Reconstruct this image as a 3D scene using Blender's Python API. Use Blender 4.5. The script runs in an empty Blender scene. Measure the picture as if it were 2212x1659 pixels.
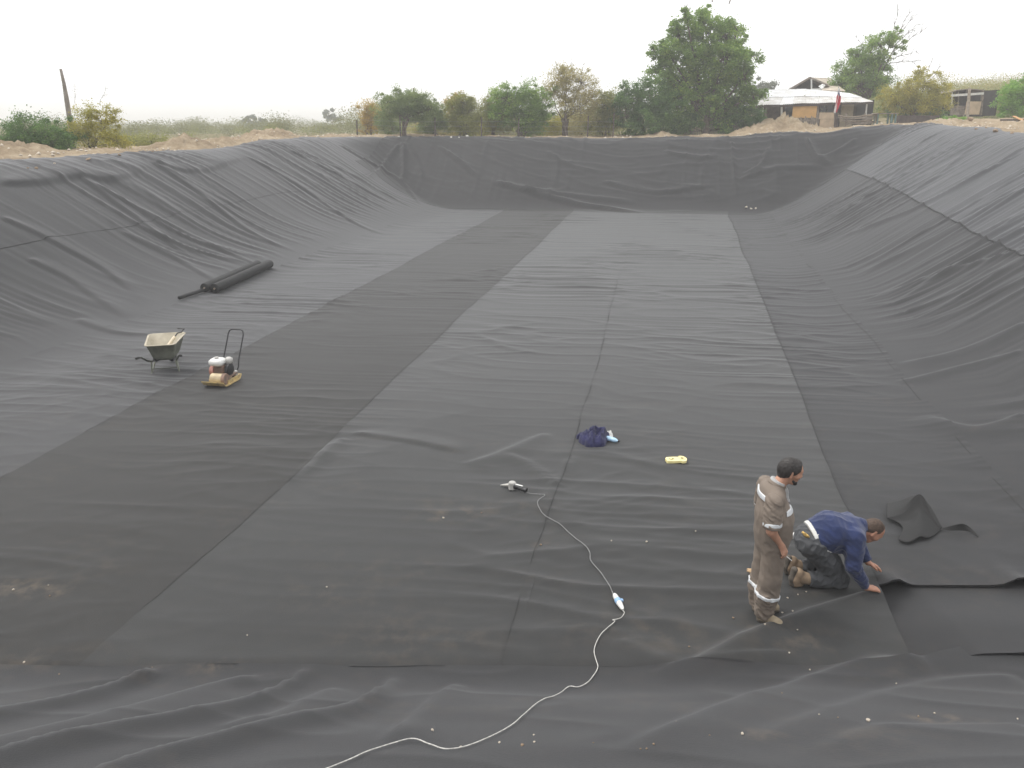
import bpy, math, random
import numpy as np
from mathutils import Vector, Matrix

# ------------------------------------------------------------------ camera, sky, sun, exposure
sc = bpy.context.scene
R = math.radians
CAM_Z, PITCH, FPX = 4.66, 18.0, 1725.0            # metres above the pit floor, degrees down, focal length for a 2212 px wide frame
cam_data = bpy.data.cameras.new('camera')
cam = bpy.data.objects.new('camera', cam_data)
sc.collection.objects.link(cam)
cam.location = (0, 0, CAM_Z)
cam.rotation_euler = (R(90 - PITCH), 0, 0)
cam_data.sensor_width = 36.0
cam_data.lens = 36.0 * FPX / 2212.0
cam_data.clip_start = 0.05
cam_data.clip_end = 6000
sc.camera = cam

SUN_EL, SUN_AZ = 60.0, -72.0                      # azimuth from +Y towards +X
world = bpy.data.worlds.new('World'); sc.world = world
world.use_nodes = True
wn = world.node_tree; wn.nodes.clear()
w_out = wn.nodes.new('ShaderNodeOutputWorld')
w_bg = wn.nodes.new('ShaderNodeBackground')
w_sky = wn.nodes.new('ShaderNodeTexSky')
w_sky.sky_type = 'NISHITA'; w_sky.sun_disc = False
w_sky.sun_elevation = R(SUN_EL); w_sky.sun_rotation = R(SUN_AZ)
w_sky.air_density = 1.0; w_sky.dust_density = 6.0
w_hs = wn.nodes.new('ShaderNodeHueSaturation'); w_hs.inputs['Saturation'].default_value = 0.15
w_mix = wn.nodes.new('ShaderNodeMix'); w_mix.data_type = 'RGBA'
w_mix.inputs[0].default_value = 0.88              # an even overcast layer over the clear sky
w_mix.inputs[7].default_value = (12.0, 12.05, 12.15, 1)
wn.links.new(w_sky.outputs[0], w_hs.inputs['Color'])
wn.links.new(w_hs.outputs[0], w_mix.inputs[6])
wn.links.new(w_mix.outputs[2], w_bg.inputs['Color'])
w_bg.inputs['Strength'].default_value = 0.1
wn.links.new(w_bg.outputs[0], w_out.inputs[0])

sun_data = bpy.data.lights.new('sun', 'SUN')
sun_data.energy = 1.5; sun_data.angle = R(11); sun_data.color = (1.0, 0.96, 0.9)
sun = bpy.data.objects.new('sun', sun_data); sc.collection.objects.link(sun)
_d = Vector((math.sin(R(SUN_AZ)) * math.cos(R(SUN_EL)), math.cos(R(SUN_AZ)) * math.cos(R(SUN_EL)), math.sin(R(SUN_EL))))
sun.rotation_euler = _d.to_track_quat('Z', 'Y').to_euler()

sc.view_settings.view_transform = 'Standard'
sc.view_settings.look = 'None'
sc.view_settings.exposure = 0.35
sc.view_settings.gamma = 1.0
sc.cycles.volume_bounces = 1
sc.cycles.max_bounces = 6
sc.cycles.transparent_max_bounces = 8
sc.cycles.use_denoising = True

# ------------------------------------------------------------------ helpers
rng = np.random.default_rng(7)
rnd = random.Random(11)
COL = sc.collection

def hash2(ix, iy, seed):
    h = (ix.astype(np.int64) * 374761393 + iy.astype(np.int64) * 668265263 + seed * 1442695041) & 0xFFFFFFFF
    h = ((h ^ (h >> 13)) * 1274126177) & 0xFFFFFFFF
    return (h ^ (h >> 16)) & 0xFFFFFFFF

def noise2(x, y, seed=0):
    """gradient noise, about -0.7 .. 0.7"""
    x = np.asarray(x, float); y = np.asarray(y, float)
    x0 = np.floor(x); y0 = np.floor(y)
    fx = x - x0; fy = y - y0
    u = fx * fx * fx * (fx * (fx * 6 - 15) + 10); v = fy * fy * fy * (fy * (fy * 6 - 15) + 10)
    def g(ix, iy, dx, dy):
        a = hash2(ix, iy, seed) * (2 * math.pi / 4294967296.0)
        return np.cos(a) * dx + np.sin(a) * dy
    n00 = g(x0, y0, fx, fy); n10 = g(x0 + 1, y0, fx - 1, fy)
    n01 = g(x0, y0 + 1, fx, fy - 1); n11 = g(x0 + 1, y0 + 1, fx - 1, fy - 1)
    a = n00 + (n10 - n00) * u; b = n01 + (n11 - n01) * u
    return a + (b - a) * v

def fbm(x, y, seed=0, oct=4, gain=0.5):
    s = 0; a = 1.0
    for o in range(oct):
        s = s + a * noise2(x * 2 ** o, y * 2 ** o, seed + 17 * o); a *= gain
    return s

def sstep(a, b, x):
    t = np.clip((x - a) / (b - a), 0, 1); return t * t * (3 - 2 * t)

def smin(a, b, k):
    h = np.maximum(k - np.abs(a - b), 0) / k
    return np.minimum(a, b) - h * h * k * 0.25

def smax(a, b, k):
    return -smin(-a, -b, k)

# pit axes: s across, t along (turned 10.4 degrees from the viewing direction)
TH = R(10.4); CT, ST = math.cos(TH), math.sin(TH)
def st2xy(s, t): return s * CT + t * ST, -s * ST + t * CT
def xy2st(x, y): return x * CT - y * ST, x * ST + y * CT

_cp = np.array([
 (0,-4,3.05),(-9,0,3.05),(9,0,3.15),(-17.8,8.3,3.4),(-15.4,21.1,3.58),(-13.5,33,3.62),(-10.3,48,3.93),
 (-3,50.5,3.88),(5,51,3.84),(12,50.5,3.90),(17,50,4.2),(21.5,48,4.62),(20.5,40,4.5),(19.6,32,4.3),(17,18,3.9),(13.5,6,3.4),
 (-25,30,3.5),(-22,15,3.45),(-40,60,3.3),(-18,58,3.6),(0,62,3.85),(12,60,3.95),(20,62,4.05),(25,58,4.5),(30,58,4.9),(30,45,4.75),(32,53,5.0),(27,33,4.5),
 (-100,150,3.0),(0,120,3.4),(-40,120,3.2),(35,75,5.2),(60,100,7.0),(100,160,10),(60,220,7.5),(160,120,12),(-60,300,3.4),(0,500,3.6),(150,500,10),(-400,400,3.0),(-300,1200,3),(300,1200,8),
 (60,20,4.4),(40,-20,3.5),(-60,0,3.0)], float)
def terrain(x, y):
    x = np.asarray(x, float); y = np.asarray(y, float)
    num = np.zeros_like(x); den = np.zeros_like(x)
    for cx, cy, cz in _cp:
        w = 1.0 / ((x - cx) ** 2 + (y - cy) ** 2 + 4.0) ** 2
        num += w * cz; den += w
    return num / den

def ramp(a, slope, c):
    return slope * np.where(a < -c, 0.0, np.where(a > c, a, (a + c) ** 2 / (4 * c)))

def walls(x, y):
    s, t = xy2st(x, y)
    w = 0.35 * noise2(t * 0.12, s * 0.02, 3)
    rL = ramp(-13.9 - s + w + 0.02 * (t - 20), 0.66, 2.2)
    rR = ramp(s - 5.9 + w - 0.02 * (t - 40), 0.60, 1.6)
    rF = ramp(t - 45.7 + 0.3 * noise2(s * 0.15, 0.3, 4), 0.78, 0.8)
    rN = ramp(5.75 - y, 0.53, 0.35)
    lf = np.cbrt(rL ** 3 + rF ** 3)
    rn = np.cbrt(rR ** 3 + rN ** 3)
    return np.maximum(smax(lf, rR, 0.03), rn) if False else (np.maximum(lf, 1e-9) ** 9 + np.maximum(rn, 1e-9) ** 9) ** (1 / 9)

def base(x, y):
    """smooth surface of the lined pit and the land around it"""
    return smin(walls(x, y), terrain(x, y), 0.5)

def beyond(x, y):
    """metres outside the rim, roughly"""
    return (walls(x, y) - terrain(x, y)) / 0.66

def ray(px, py):
    u = (px - 1106.0) / FPX; v = (py - 829.5) / FPX
    c, s_ = math.cos(R(PITCH)), math.sin(R(PITCH))
    return np.array([u, c - v * s_, -(s_ + v * c)])

def at(px, py, d):
    """point seen at photo position (2212 px wide frame), d metres ahead"""
    r = ray(px, py); k = d / r[1]
    return np.array([0, 0, CAM_Z]) + r * k

def hit(px, py, z0=None):
    """where that line of sight meets the pit or the land"""
    r = ray(px, py)
    ks = np.concatenate([np.linspace(1, 60, 900), np.linspace(60.1, 300, 600)])
    P = ks[:, None] * r
    zz = base(P[:, 0], P[:, 1]) if z0 is None else np.full(len(ks), z0)
    below = CAM_Z + P[:, 2] < zz
    i = int(np.argmax(below)) if below.any() else len(ks) - 1
    a, b = ks[max(i - 1, 0)], ks[i]
    for _ in range(20):
        m = 0.5 * (a + b); p = m * r
        zb = float(base(p[0:1], p[1:2])[0]) if z0 is None else z0
        if CAM_Z + p[2] < zb: b = m
        else: a = m
    return np.array([0, 0, CAM_Z]) + b * r

def zb(x, y): return float(base(np.array([float(x)]), np.array([float(y)]))[0])

# ---- objects
def link(o): COL.objects.link(o); return o
def tag(o, label=None, cat=None, group=None, kind=None):
    if label: o['label'] = label
    if cat: o['category'] = cat
    if group: o['group'] = group
    if kind: o['kind'] = kind
    return o
def empty(name, loc=(0, 0, 0), rz=0, label=None, cat=None, group=None):
    o = bpy.data.objects.new(name, None); o.location = loc; o.rotation_euler = (0, 0, rz); o.empty_display_size = 0.1
    link(o); return tag(o, label, cat, group)
def obj(name, mesh, parent=None, mat=None):
    o = bpy.data.objects.new(name, mesh); link(o)
    if parent is not None: o.parent = parent
    if mat is not None and len(mesh.materials) == 0: mesh.materials.append(mat)
    return o
def mesh_np(name, V, F, smooth=True):
    """V (n,3), F list of (m,k) integer arrays"""
    me = bpy.data.meshes.new(name)
    V = np.asarray(V, np.float32)
    Fs = [np.asarray(f, np.int32) for f in (F if isinstance(F, list) else [F]) if len(f)]
    nl = sum(f.size for f in Fs); npoly = sum(len(f) for f in Fs)
    me.vertices.add(len(V)); me.vertices.foreach_set('co', V.ravel())
    me.loops.add(nl); me.polygons.add(npoly)
    me.loops.foreach_set('vertex_index', np.concatenate([f.ravel() for f in Fs]))
    tot = np.concatenate([np.full(len(f), f.shape[1], np.int32) for f in Fs])
    st = np.concatenate([[0], np.cumsum(tot)[:-1]]).astype(np.int32)
    me.polygons.foreach_set('loop_start', st)
    me.polygons.foreach_set('use_smooth', np.full(npoly, bool(smooth)))
    me.update(calc_edges=True); me.validate(clean_customdata=False)
    return me
def grid_faces(nu, nv):
    i = np.arange(nu * nv).reshape(nu, nv)
    return np.stack([i[:-1, :-1], i[1:, :-1], i[1:, 1:], i[:-1, 1:]], -1).reshape(-1, 4)

class MB:
    """collects boxes, tubes, lathes and prisms into one mesh"""
    def __init__(s): s.V = []; s.F = []
    def add(s, V, F):
        o = len(s.V); s.V += [tuple(map(float, v)) for v in V]; s.F += [tuple(int(i) + o for i in f) for f in F]; return s
    def box(s, c, size, rot=None, bev=0.0):
        hx, hy, hz = [k * 0.5 for k in size]; b = min(bev, hx * .9, hy * .9, hz * .9)
        if b <= 0:
            V = [(-hx,-hy,-hz),(hx,-hy,-hz),(hx,hy,-hz),(-hx,hy,-hz),(-hx,-hy,hz),(hx,-hy,hz),(hx,hy,hz),(-hx,hy,hz)]
            F = [(0,3,2,1),(4,5,6,7),(0,1,5,4),(1,2,6,5),(2,3,7,6),(3,0,4,7)]
        else:
            V = []; ring = lambda z, i: [(-hx+i,-hy+b if False else -hy, z)]
            def rr(z, ins):
                x, y = hx - ins, hy - ins
                return [(-x+b,-y,z),(x-b,-y,z),(x,-y+b,z),(x,y-b,z),(x-b,y,z),(-x+b,y,z),(-x,y-b,z),(-x,-y+b,z)]
            V = rr(-hz, b) + rr(-hz + b, 0) + rr(hz - b, 0) + rr(hz, b)
            F = [tuple(range(7, -1, -1)), tuple(range(24, 32))]
            for k in range(3):
                for i in range(8):
                    j = (i + 1) % 8; F.append((k*8+i, k*8+j, k*8+8+j, k*8+8+i))
        M = Matrix.Identity(3) if rot is None else (rot if isinstance(rot, Matrix) else Matrix.Rotation(rot, 3, 'Z'))
        V = [tuple(M @ Vector(v) + Vector(c)) for v in V]
        return s.add(V, F)
    def beam(s, a, b, w, h, up=(0, 0, 1)):
        """rectangular bar from a to b"""
        a = Vector(a); b = Vector(b); d = b - a; L = d.length; d.normalize()
        u = Vector(up); x = d.cross(u)
        if x.length < 1e-4: x = d.cross(Vector((1, 0, 0)))
        x.normalize(); y = x.cross(d)
        M = Matrix((x, d, y)).transposed()
        return s.box((a + b) / 2, (w, L, h), M)
    def tube(s, pts, rad, n=8, cap=True):
        pts = [Vector(p) for p in pts]; m = len(pts)
        rad = rad if hasattr(rad, '__len__') else [rad] * m
        V = []; F = []; prev = None
        for i, p in enumerate(pts):
            d = (pts[min(i+1, m-1)] - pts[max(i-1, 0)])
            if d.length < 1e-9: d = Vector((0, 0, 1))
            d.normalize()
            if prev is None:
                r = d.orthogonal().normalized()
            else:
                r = prev - d * prev.dot(d)
                r = r.normalized() if r.length > 1e-6 else d.orthogonal().normalized()
            prev = r; q = d.cross(r)
            for k in range(n):
                a = 2 * math.pi * k / n
                V.append(p + (r * math.cos(a) + q * math.sin(a)) * rad[i])
        for i in range(m - 1):
            for k in range(n):
                F.append((i*n+k, i*n+(k+1) % n, (i+1)*n+(k+1) % n, (i+1)*n+k))
        if cap:
            F.append(tuple(range(n-1, -1, -1))); F.append(tuple(range((m-1)*n, m*n)))
        return s.add(V, F)
    def lathe(s, prof, M=None, n=20, cap=True):
        """prof: (radius, height) pairs along local z"""
        V = []; F = []
        for r, h in prof:
            for k in range(n):
                a = 2 * math.pi * k / n; V.append((r * math.cos(a), r * math.sin(a), h))
        for i in range(len(prof) - 1):
            for k in range(n):
                F.append((i*n+k, i*n+(k+1) % n, (i+1)*n+(k+1) % n, (i+1)*n+k))
        if cap:
            F.append(tuple(range(n-1, -1, -1))); F.append(tuple(range((len(prof)-1)*n, len(prof)*n)))
        if M is not None: V = [tuple(M @ Vector(v)) for v in V]
        return s.add(V, F)
    def prism(s, poly, z0, z1, M=None):
        n = len(poly); V = [(x, y, z0) for x, y in poly] + [(x, y, z1) for x, y in poly]
        F = [tuple(range(n-1, -1, -1)), tuple(range(n, 2*n))] + [(i, (i+1) % n, n+(i+1) % n, n+i) for i in range(n)]
        if M is not None: V = [tuple(M @ Vector(v)) for v in V]
        return s.add(V, F)
    def mesh(s, name, smooth=False, angle=40):
        me = bpy.data.meshes.new(name); me.from_pydata(s.V, [], s.F); me.update()
        if smooth:
            me.polygons.foreach_set('use_smooth', [True] * len(me.polygons))
            me.set_sharp_from_angle(angle=R(angle))
        return me
    def build(s, name, mat, parent=None, smooth=False, angle=40):
        return obj(name, s.mesh(name, smooth, angle), parent, mat)

# ---- materials
def mat_new(name):
    m = bpy.data.materials.new(name); m.use_nodes = True
    nt = m.node_tree; nt.nodes.clear()
    out = nt.nodes.new('ShaderNodeOutputMaterial'); b = nt.nodes.new('ShaderNodeBsdfPrincipled')
    nt.links.new(b.outputs[0], out.inputs[0])
    return m, nt, b, out
def simple(name, col, rough=0.6, metal=0.0, var=0.15, scale=8.0, bump=0.0, bscale=60.0, spec=0.5, col2=None, sheen=0.0, detail=5.0):
    m, nt, b, out = mat_new(name)
    tc = nt.nodes.new('ShaderNodeTexCoord')
    n = nt.nodes.new('ShaderNodeTexNoise'); n.inputs['Scale'].default_value = scale; n.inputs['Detail'].default_value = detail
    nt.links.new(tc.outputs['Object'], n.inputs['Vector'])
    cr = nt.nodes.new('ShaderNodeValToRGB')
    c = np.array(col[:3]); d = c * (1 - var) if col2 is None else np.array(col2[:3])
    cr.color_ramp.elements[0].position = 0.35; cr.color_ramp.elements[1].position = 0.65
    cr.color_ramp.elements[0].color = (*d, 1); cr.color_ramp.elements[1].color = (*(c * (1 + (var if col2 is None else 0))).clip(0, 1), 1)
    nt.links.new(n.outputs[0], cr.inputs[0]); nt.links.new(cr.outputs[0], b.inputs['Base Color'])
    b.inputs['Roughness'].default_value = rough; b.inputs['Metallic'].default_value = metal
    b.inputs['Specular IOR Level'].default_value = spec
    if sheen: b.inputs['Sheen Weight'].default_value = sheen
    if bump:
        n2 = nt.nodes.new('ShaderNodeTexNoise'); n2.inputs['Scale'].default_value = bscale; n2.inputs['Detail'].default_value = 4
        nt.links.new(tc.outputs['Object'], n2.inputs['Vector'])
        bp = nt.nodes.new('ShaderNodeBump'); bp.inputs['Strength'].default_value = bump; bp.inputs['Distance'].default_value = 0.02
        nt.links.new(n2.outputs[0], bp.inputs['Height']); nt.links.new(bp.outputs[0], b.inputs['Normal'])
    return m
HAZE = 0.0021
# ------------------------------------------------------------------ ground
def dirt_material():
    m, nt, b, out = mat_new('dirt')
    tc = nt.nodes.new('ShaderNodeTexCoord')
    def noise(scale, detail=6, rough=0.6):
        n = nt.nodes.new('ShaderNodeTexNoise'); n.inputs['Scale'].default_value = scale; n.inputs['Detail'].default_value = detail
        n.inputs['Roughness'].default_value = rough; nt.links.new(tc.outputs['Object'], n.inputs['Vector']); return n
    n1 = noise(0.6); n2 = noise(4.0, 8, 0.7); n3 = noise(0.03, 4)
    cr = nt.nodes.new('ShaderNodeValToRGB'); e = cr.color_ramp.elements
    e[0].position = 0.36; e[0].color = (0.20, 0.150, 0.100, 1); e[1].position = 0.66; e[1].color = (0.48, 0.395, 0.285, 1)
    e2 = cr.color_ramp.elements.new(0.5); e2.color = (0.345, 0.268, 0.180, 1)
    mx = nt.nodes.new('ShaderNodeMath'); mx.operation = 'MULTIPLY_ADD'; mx.inputs[1].default_value = 0.5
    nt.links.new(n1.outputs[0], mx.inputs[0])
    m2 = nt.nodes.new('ShaderNodeMath'); m2.operation = 'MULTIPLY'; m2.inputs[1].default_value = 0.5
    nt.links.new(n2.outputs[0], m2.inputs[0]); nt.links.new(m2.outputs[0], mx.inputs[2])
    nt.links.new(mx.outputs[0], cr.inputs[0])
    # dry grass and weeds further out, by distance from the pit
    at_ = nt.nodes.new('ShaderNodeAttribute'); at_.attribute_name = 'grassy'
    gr = nt.nodes.new('ShaderNodeValToRGB'); g = gr.color_ramp.elements
    g[0].position = 0.35; g[0].color = (0.09, 0.10, 0.035, 1); g[1].position = 0.65; g[1].color = (0.24, 0.20, 0.10, 1)
    nt.links.new(n2.outputs[0], gr.inputs[0])
    mix = nt.nodes.new('ShaderNodeMix'); mix.data_type = 'RGBA'
    nt.links.new(at_.outputs['Fac'], mix.inputs[0]); nt.links.new(cr.outputs[0], mix.inputs[6]); nt.links.new(gr.outputs[0], mix.inputs[7])
    nt.links.new(mix.outputs[2], b.inputs['Base Color'])
    b.inputs['Roughness'].default_value = 0.95; b.inputs['Specular IOR Level'].default_value = 0.15
    n4 = noise(6.0, 10, 0.8)
    bp = nt.nodes.new('ShaderNodeBump'); bp.inputs['Strength'].default_value = 0.9; bp.inputs['Distance'].default_value = 0.12
    nt.links.new(n4.outputs[0], bp.inputs['Height']); nt.links.new(bp.outputs[0], b.inputs['Normal'])
    return m
M_dirt = dirt_material()

# (x, y, radius, height) heaps of spoil left around the rim
HEAPS = [(-18.2,28.3,1.3,.30),(-14.6,37.2,1.2,.26),(-13.6,39.6,.9,.22),(-12.9,46.4,1.6,.26),(-20,24,1.6,.2),
         (16.6,54.5,1.6,.36),(18.4,54.8,1.5,.38),(14.8,54.0,.9,.15),(9.6,54.5,.7,.13),(10.2,54.3,.6,.10),(-18.6,31,1.2,.25),
         (28.2,43.5,1.5,.12),(25.8,50.5,1.2,.15)]
def ground_z(x, y):
    m = beyond(x, y); T = terrain(x, y)
    z = smin(walls(x, y), T, 0.5)
    out = sstep(0.55, 1.6, m)
    rough = 0.10 * fbm(x * 1.1, y * 1.1, 21, 4, 0.68) + 0.22 * np.maximum(fbm(x * 0.33, y * 0.33, 22, 3), 0) * sstep(0.9, 2.2, m) * (1 - sstep(4, 9, m))
    left = sstep(0, -8, x)
    rough = rough + left * 0.15 * sstep(0.8, 1.8, m) * (1 - sstep(3, 5.5, m)) * (0.5 + noise2(y * 0.3, x * 0.1, 23))
    for hx, hy, r, h in HEAPS:
        d2 = ((x - hx) ** 2 + (y - hy) ** 2) / (r * r)
        rough = rough + h * np.exp(-d2 ** 2 * .8) * np.clip(1 + 1.5 * fbm(x * 1.6, y * 1.6, 29, 4, 0.7), 0.15, 2.2)
    z = z + out * rough
    far = sstep(60, 140, np.hypot(x, y))
    z = z + far * 1.2 * noise2(x * 0.012, y * 0.012, 31)
    return z - 0.13 * (1 - sstep(0.25, 0.75, m))

def axis(a, b, step, lo, hi):
    c = list(np.arange(a, b + 1e-6, step)); v, d = b, step
    while v < hi: d *= 1.18; v += d; c.append(v)
    v, d = a, step
    while v > lo: d *= 1.18; v -= d; c.insert(0, v)
    return np.array(c)
gx = axis(-30, 34, 0.16, -1500, 1500); gy = axis(-4, 64, 0.16, -300, 1900)
GX, GY = np.meshgrid(gx, gy, indexing='ij')
GZ = ground_z(GX.ravel(), GY.ravel())
me = mesh_np('ground', np.stack([GX.ravel(), GY.ravel(), GZ], 1), grid_faces(len(gx), len(gy)))
gm = beyond(GX.ravel(), GY.ravel())
grassy = sstep(5.5, 11, gm + 3 * noise2(GX.ravel() * .2, GY.ravel() * .2, 41)) * 0.85
grassy *= 1 - sstep(16, 22, GX.ravel()) * (1 - sstep(60, 75, GY.ravel()))
a = me.attributes.new('grassy', 'FLOAT', 'POINT'); a.data.foreach_set('value', grassy.astype(np.float32))
ground = tag(obj('ground', me, None, M_dirt), 'bare tan earth and dry scrub land around the lined pit', kind='structure')
# ------------------------------------------------------------------ the black geotextile lining the pit
def liner_material(name, tint, sheen):
    m, nt, b, out = mat_new(name)
    tc = nt.nodes.new('ShaderNodeTexCoord')
    n = nt.nodes.new('ShaderNodeTexNoise'); n.inputs['Scale'].default_value = 0.7; n.inputs['Detail'].default_value = 6; n.inputs['Roughness'].default_value = 0.6
    nt.links.new(tc.outputs['Object'], n.inputs['Vector'])
    cr = nt.nodes.new('ShaderNodeValToRGB'); e = cr.color_ramp.elements
    c = np.array(tint)
    e[0].position = 0.3; e[0].color = (*(c * 0.88), 1); e[1].position = 0.7; e[1].color = (*(c * 1.12), 1)
    nt.links.new(n.outputs[0], cr.inputs[0])
    # dust trodden onto the cloth
    at_ = nt.nodes.new('ShaderNodeAttribute'); at_.attribute_name = 'dust'
    n2 = nt.nodes.new('ShaderNodeTexNoise'); n2.inputs['Scale'].default_value = 5.0; n2.inputs['Detail'].default_value = 8; n2.inputs['Roughness'].default_value = 0.7
    nt.links.new(tc.outputs['Object'], n2.inputs['Vector'])
    th = nt.nodes.new('ShaderNodeMapRange'); th.inputs['From Min'].default_value = 0.46; th.inputs['From Max'].default_value = 0.72
    nt.links.new(n2.outputs[0], th.inputs['Value'])
    mu = nt.nodes.new('ShaderNodeMath'); mu.operation = 'MULTIPLY'; mu.use_clamp = True
    nt.links.new(at_.outputs['Fac'], mu.inputs[0]); nt.links.new(th.outputs[0], mu.inputs[1])
    mix = nt.nodes.new('ShaderNodeMix'); mix.data_type = 'RGBA'; mix.inputs[7].default_value = (0.22, 0.165, 0.11, 1)
    nt.links.new(mu.outputs[0], mix.inputs[0]); nt.links.new(cr.outputs[0], mix.inputs[6]); nt.links.new(mix.outputs[2], b.inputs['Base Color'])
    b.inputs['Roughness'].default_value = 0.72; b.inputs['Specular IOR Level'].default_value = 0.35
    b.inputs['Sheen Weight'].default_value = sheen; b.inputs['Sheen Roughness'].default_value = 0.38
    b.inputs['Sheen Tint'].default_value = (0.97, 0.98, 1, 1)
    n3 = nt.nodes.new('ShaderNodeTexNoise'); n3.inputs['Scale'].default_value = 90; n3.inputs['Detail'].default_value = 3
    nt.links.new(tc.outputs['Object'], n3.inputs['Vector'])
    bp = nt.nodes.new('ShaderNodeBump'); bp.inputs['Strength'].default_value = 0.25; bp.inputs['Distance'].default_value = 0.01
    nt.links.new(n3.outputs[0], bp.inputs['Height']); nt.links.new(bp.outputs[0], b.inputs['Normal'])
    return m
G0 = np.array((0.0205, 0.0206, 0.0214))
LM = {'mid': liner_material('geotextile_grey', G0 * (1.08, 1.09, 1.06), 0.36),
      'dark': liner_material('geotextile_dark_nap', G0 * (0.92, 0.89, 0.83), 0.185),
      'cool': liner_material('geotextile_cool', G0 * (1.05, 1.05, 1.10), 0.34),
      'light': liner_material('geotextile_light_nap', G0 * (1.65, 1.7, 1.82), 0.30),
      'right': liner_material('geotextile_right', G0 * (0.96, 0.96, 1.01), 0.21)}

# long folds traced over the cloth: photo points (2212 wide), half width m, height m
FOLDS = [
 ([(335,1458),(250,1500),(120,1535),(0,1562),(-160,1610),(-400,1700)], .09, .10), ([(660,1458),(560,1530),(440,1560),(250,1600),(40,1655),(-200,1740),(-400,1800)], .10, .11),
 ([(850,1475),(770,1545),(640,1580),(520,1610),(330,1658),(150,1730),(0,1800)], .10, .10), ([(980,1490),(905,1560),(830,1630)], .12, .05),
 ([(560,1475),(420,1510),(180,1575),(0,1625),(-200,1690)], .16, .06), ([(720,1500),(600,1560),(470,1590)], .14, .04),
 ([(1895,1285),(1760,1330),(1640,1375),(1500,1445),(1400,1470)], .13, .07), ([(2000,1440),(1850,1455),(1650,1520),(1450,1600),(1350,1650)], .22, .08),
 ([(2200,1480),(2000,1500),(1800,1560),(1600,1640)], .25, .05), ([(1700,1420),(1560,1440),(1420,1465)], .10, .03),
 ([(2212,1580),(2050,1590),(1900,1600),(1750,1655)], .2, .04), ([(1330,1395),(1400,1440),(1480,1455)], .12, .03),
 ([(740,950),(690,990),(640,1040)], .09, .03), ([(760,940),(900,960),(1010,985)], .12, .025), ([(1180,940),(1080,985),(1000,1010)], .14, .03),
 ([(1210,1060),(1150,1010),(1090,985)], .10, .03), ([(1240,990),(1190,1060),(1150,1120)], .07, .02),
 # left slope
 ([(170,382),(250,440),(330,500),(420,560)], .16, .07), ([(200,400),(300,455),(420,512)], .10, .05), ([(330,352),(430,420),(520,490),(640,545)], .14, .07),
 ([(345,360),(440,410),(540,465)], .08, .05), ([(530,338),(640,400),(720,455),(850,510)], .15, .07), ([(560,345),(680,410),(790,470)], .08, .05),
 ([(620,325),(760,395),(860,445)], .12, .07), ([(640,322),(800,400),(900,452)], .07, .05), ([(730,312),(860,390),(905,440)], .12, .06),
 ([(0,470),(110,520),(220,580),(300,640)], .18, .06), ([(60,560),(160,610),(280,690)], .2, .05), ([(260,500),(380,560),(470,610)], .14, .05),
 ([(0,400),(90,395),(170,382),(250,392),(330,352)], .25, .10), ([(330,352),(430,372),(530,338)], .2, .07),
 ([(160,690),(260,720),(340,725)], .2, .04), ([(430,520),(520,560),(620,590)], .12, .04),
 # far slope
 ([(868,310),(870,360),(866,400)], .12, .09), ([(862,312),(830,355),(790,385)], .12, .08), ([(878,312),(900,355),(915,400)], .10, .07),
 ([(945,318),(1000,360),(1035,390)], .10, .10), ([(1060,397),(1180,430),(1270,450),(1400,462)], .16, .12), ([(1120,415),(1260,430),(1380,442)], .12, .08),
 ([(1300,395),(1420,420),(1560,400)], .14, .07), ([(1580,310),(1582,360),(1590,430)], .10, .08), ([(1660,320),(1640,360),(1600,380)], .12, .07),
 ([(1740,300),(1760,340),(1800,360)], .16, .10), ([(1600,390),(1680,370),(1790,360)], .12, .06), ([(1430,330),(1500,345),(1560,340)], .12, .05),
 ([(1180,330),(1230,360),(1300,375)], .10, .06), ([(1850,300),(1800,330),(1760,345)], .14, .07),
 # right slope
 ([(2060,300),(1950,370),(1860,440),(1760,500)], .15, .07), ([(2212,320),(2100,390),(1980,450),(1880,490),(1800,515)], .15, .08),
 ([(2212,330),(2080,400),(1960,455),(1850,500)], .08, .06), ([(2212,410),(2080,480),(1960,545),(1850,590)], .15, .06),
 ([(2212,500),(2100,560),(1960,620),(1850,655)], .18, .06), ([(2212,540),(2080,580),(1960,625)], .10, .05), ([(2050,280),(1960,330),(1880,380)], .10, .06),
 ([(2130,300),(2000,400),(1920,445)], .10, .06), ([(2212,700),(2080,760),(1930,790)], .2, .05), ([(2212,760),(2060,800),(1930,830)], .14, .04),
 ([(2212,900),(2100,930),(1990,900)], .2, .05),
]
_folds = []
for pts, w, amp in FOLDS:
    P = np.array([hit(*p)[:2] for p in pts])
    # resample smooth
    k = np.linspace(0, len(P) - 1, 4 * len(P)); i = np.clip(k.astype(int), 0, len(P) - 2); f = (k - i)[:, None]
    p0 = P[np.maximum(i - 1, 0)]; p1 = P[i]; p2 = P[i + 1]; p3 = P[np.minimum(i + 2, len(P) - 1)]
    Q = 0.5 * (2 * p1 + (p2 - p0) * f + (2 * p0 - 5 * p1 + 4 * p2 - p3) * f ** 2 + (3 * p1 - p0 - 3 * p2 + p3) * f ** 3)
    _folds.append((Q, w, amp))

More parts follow.
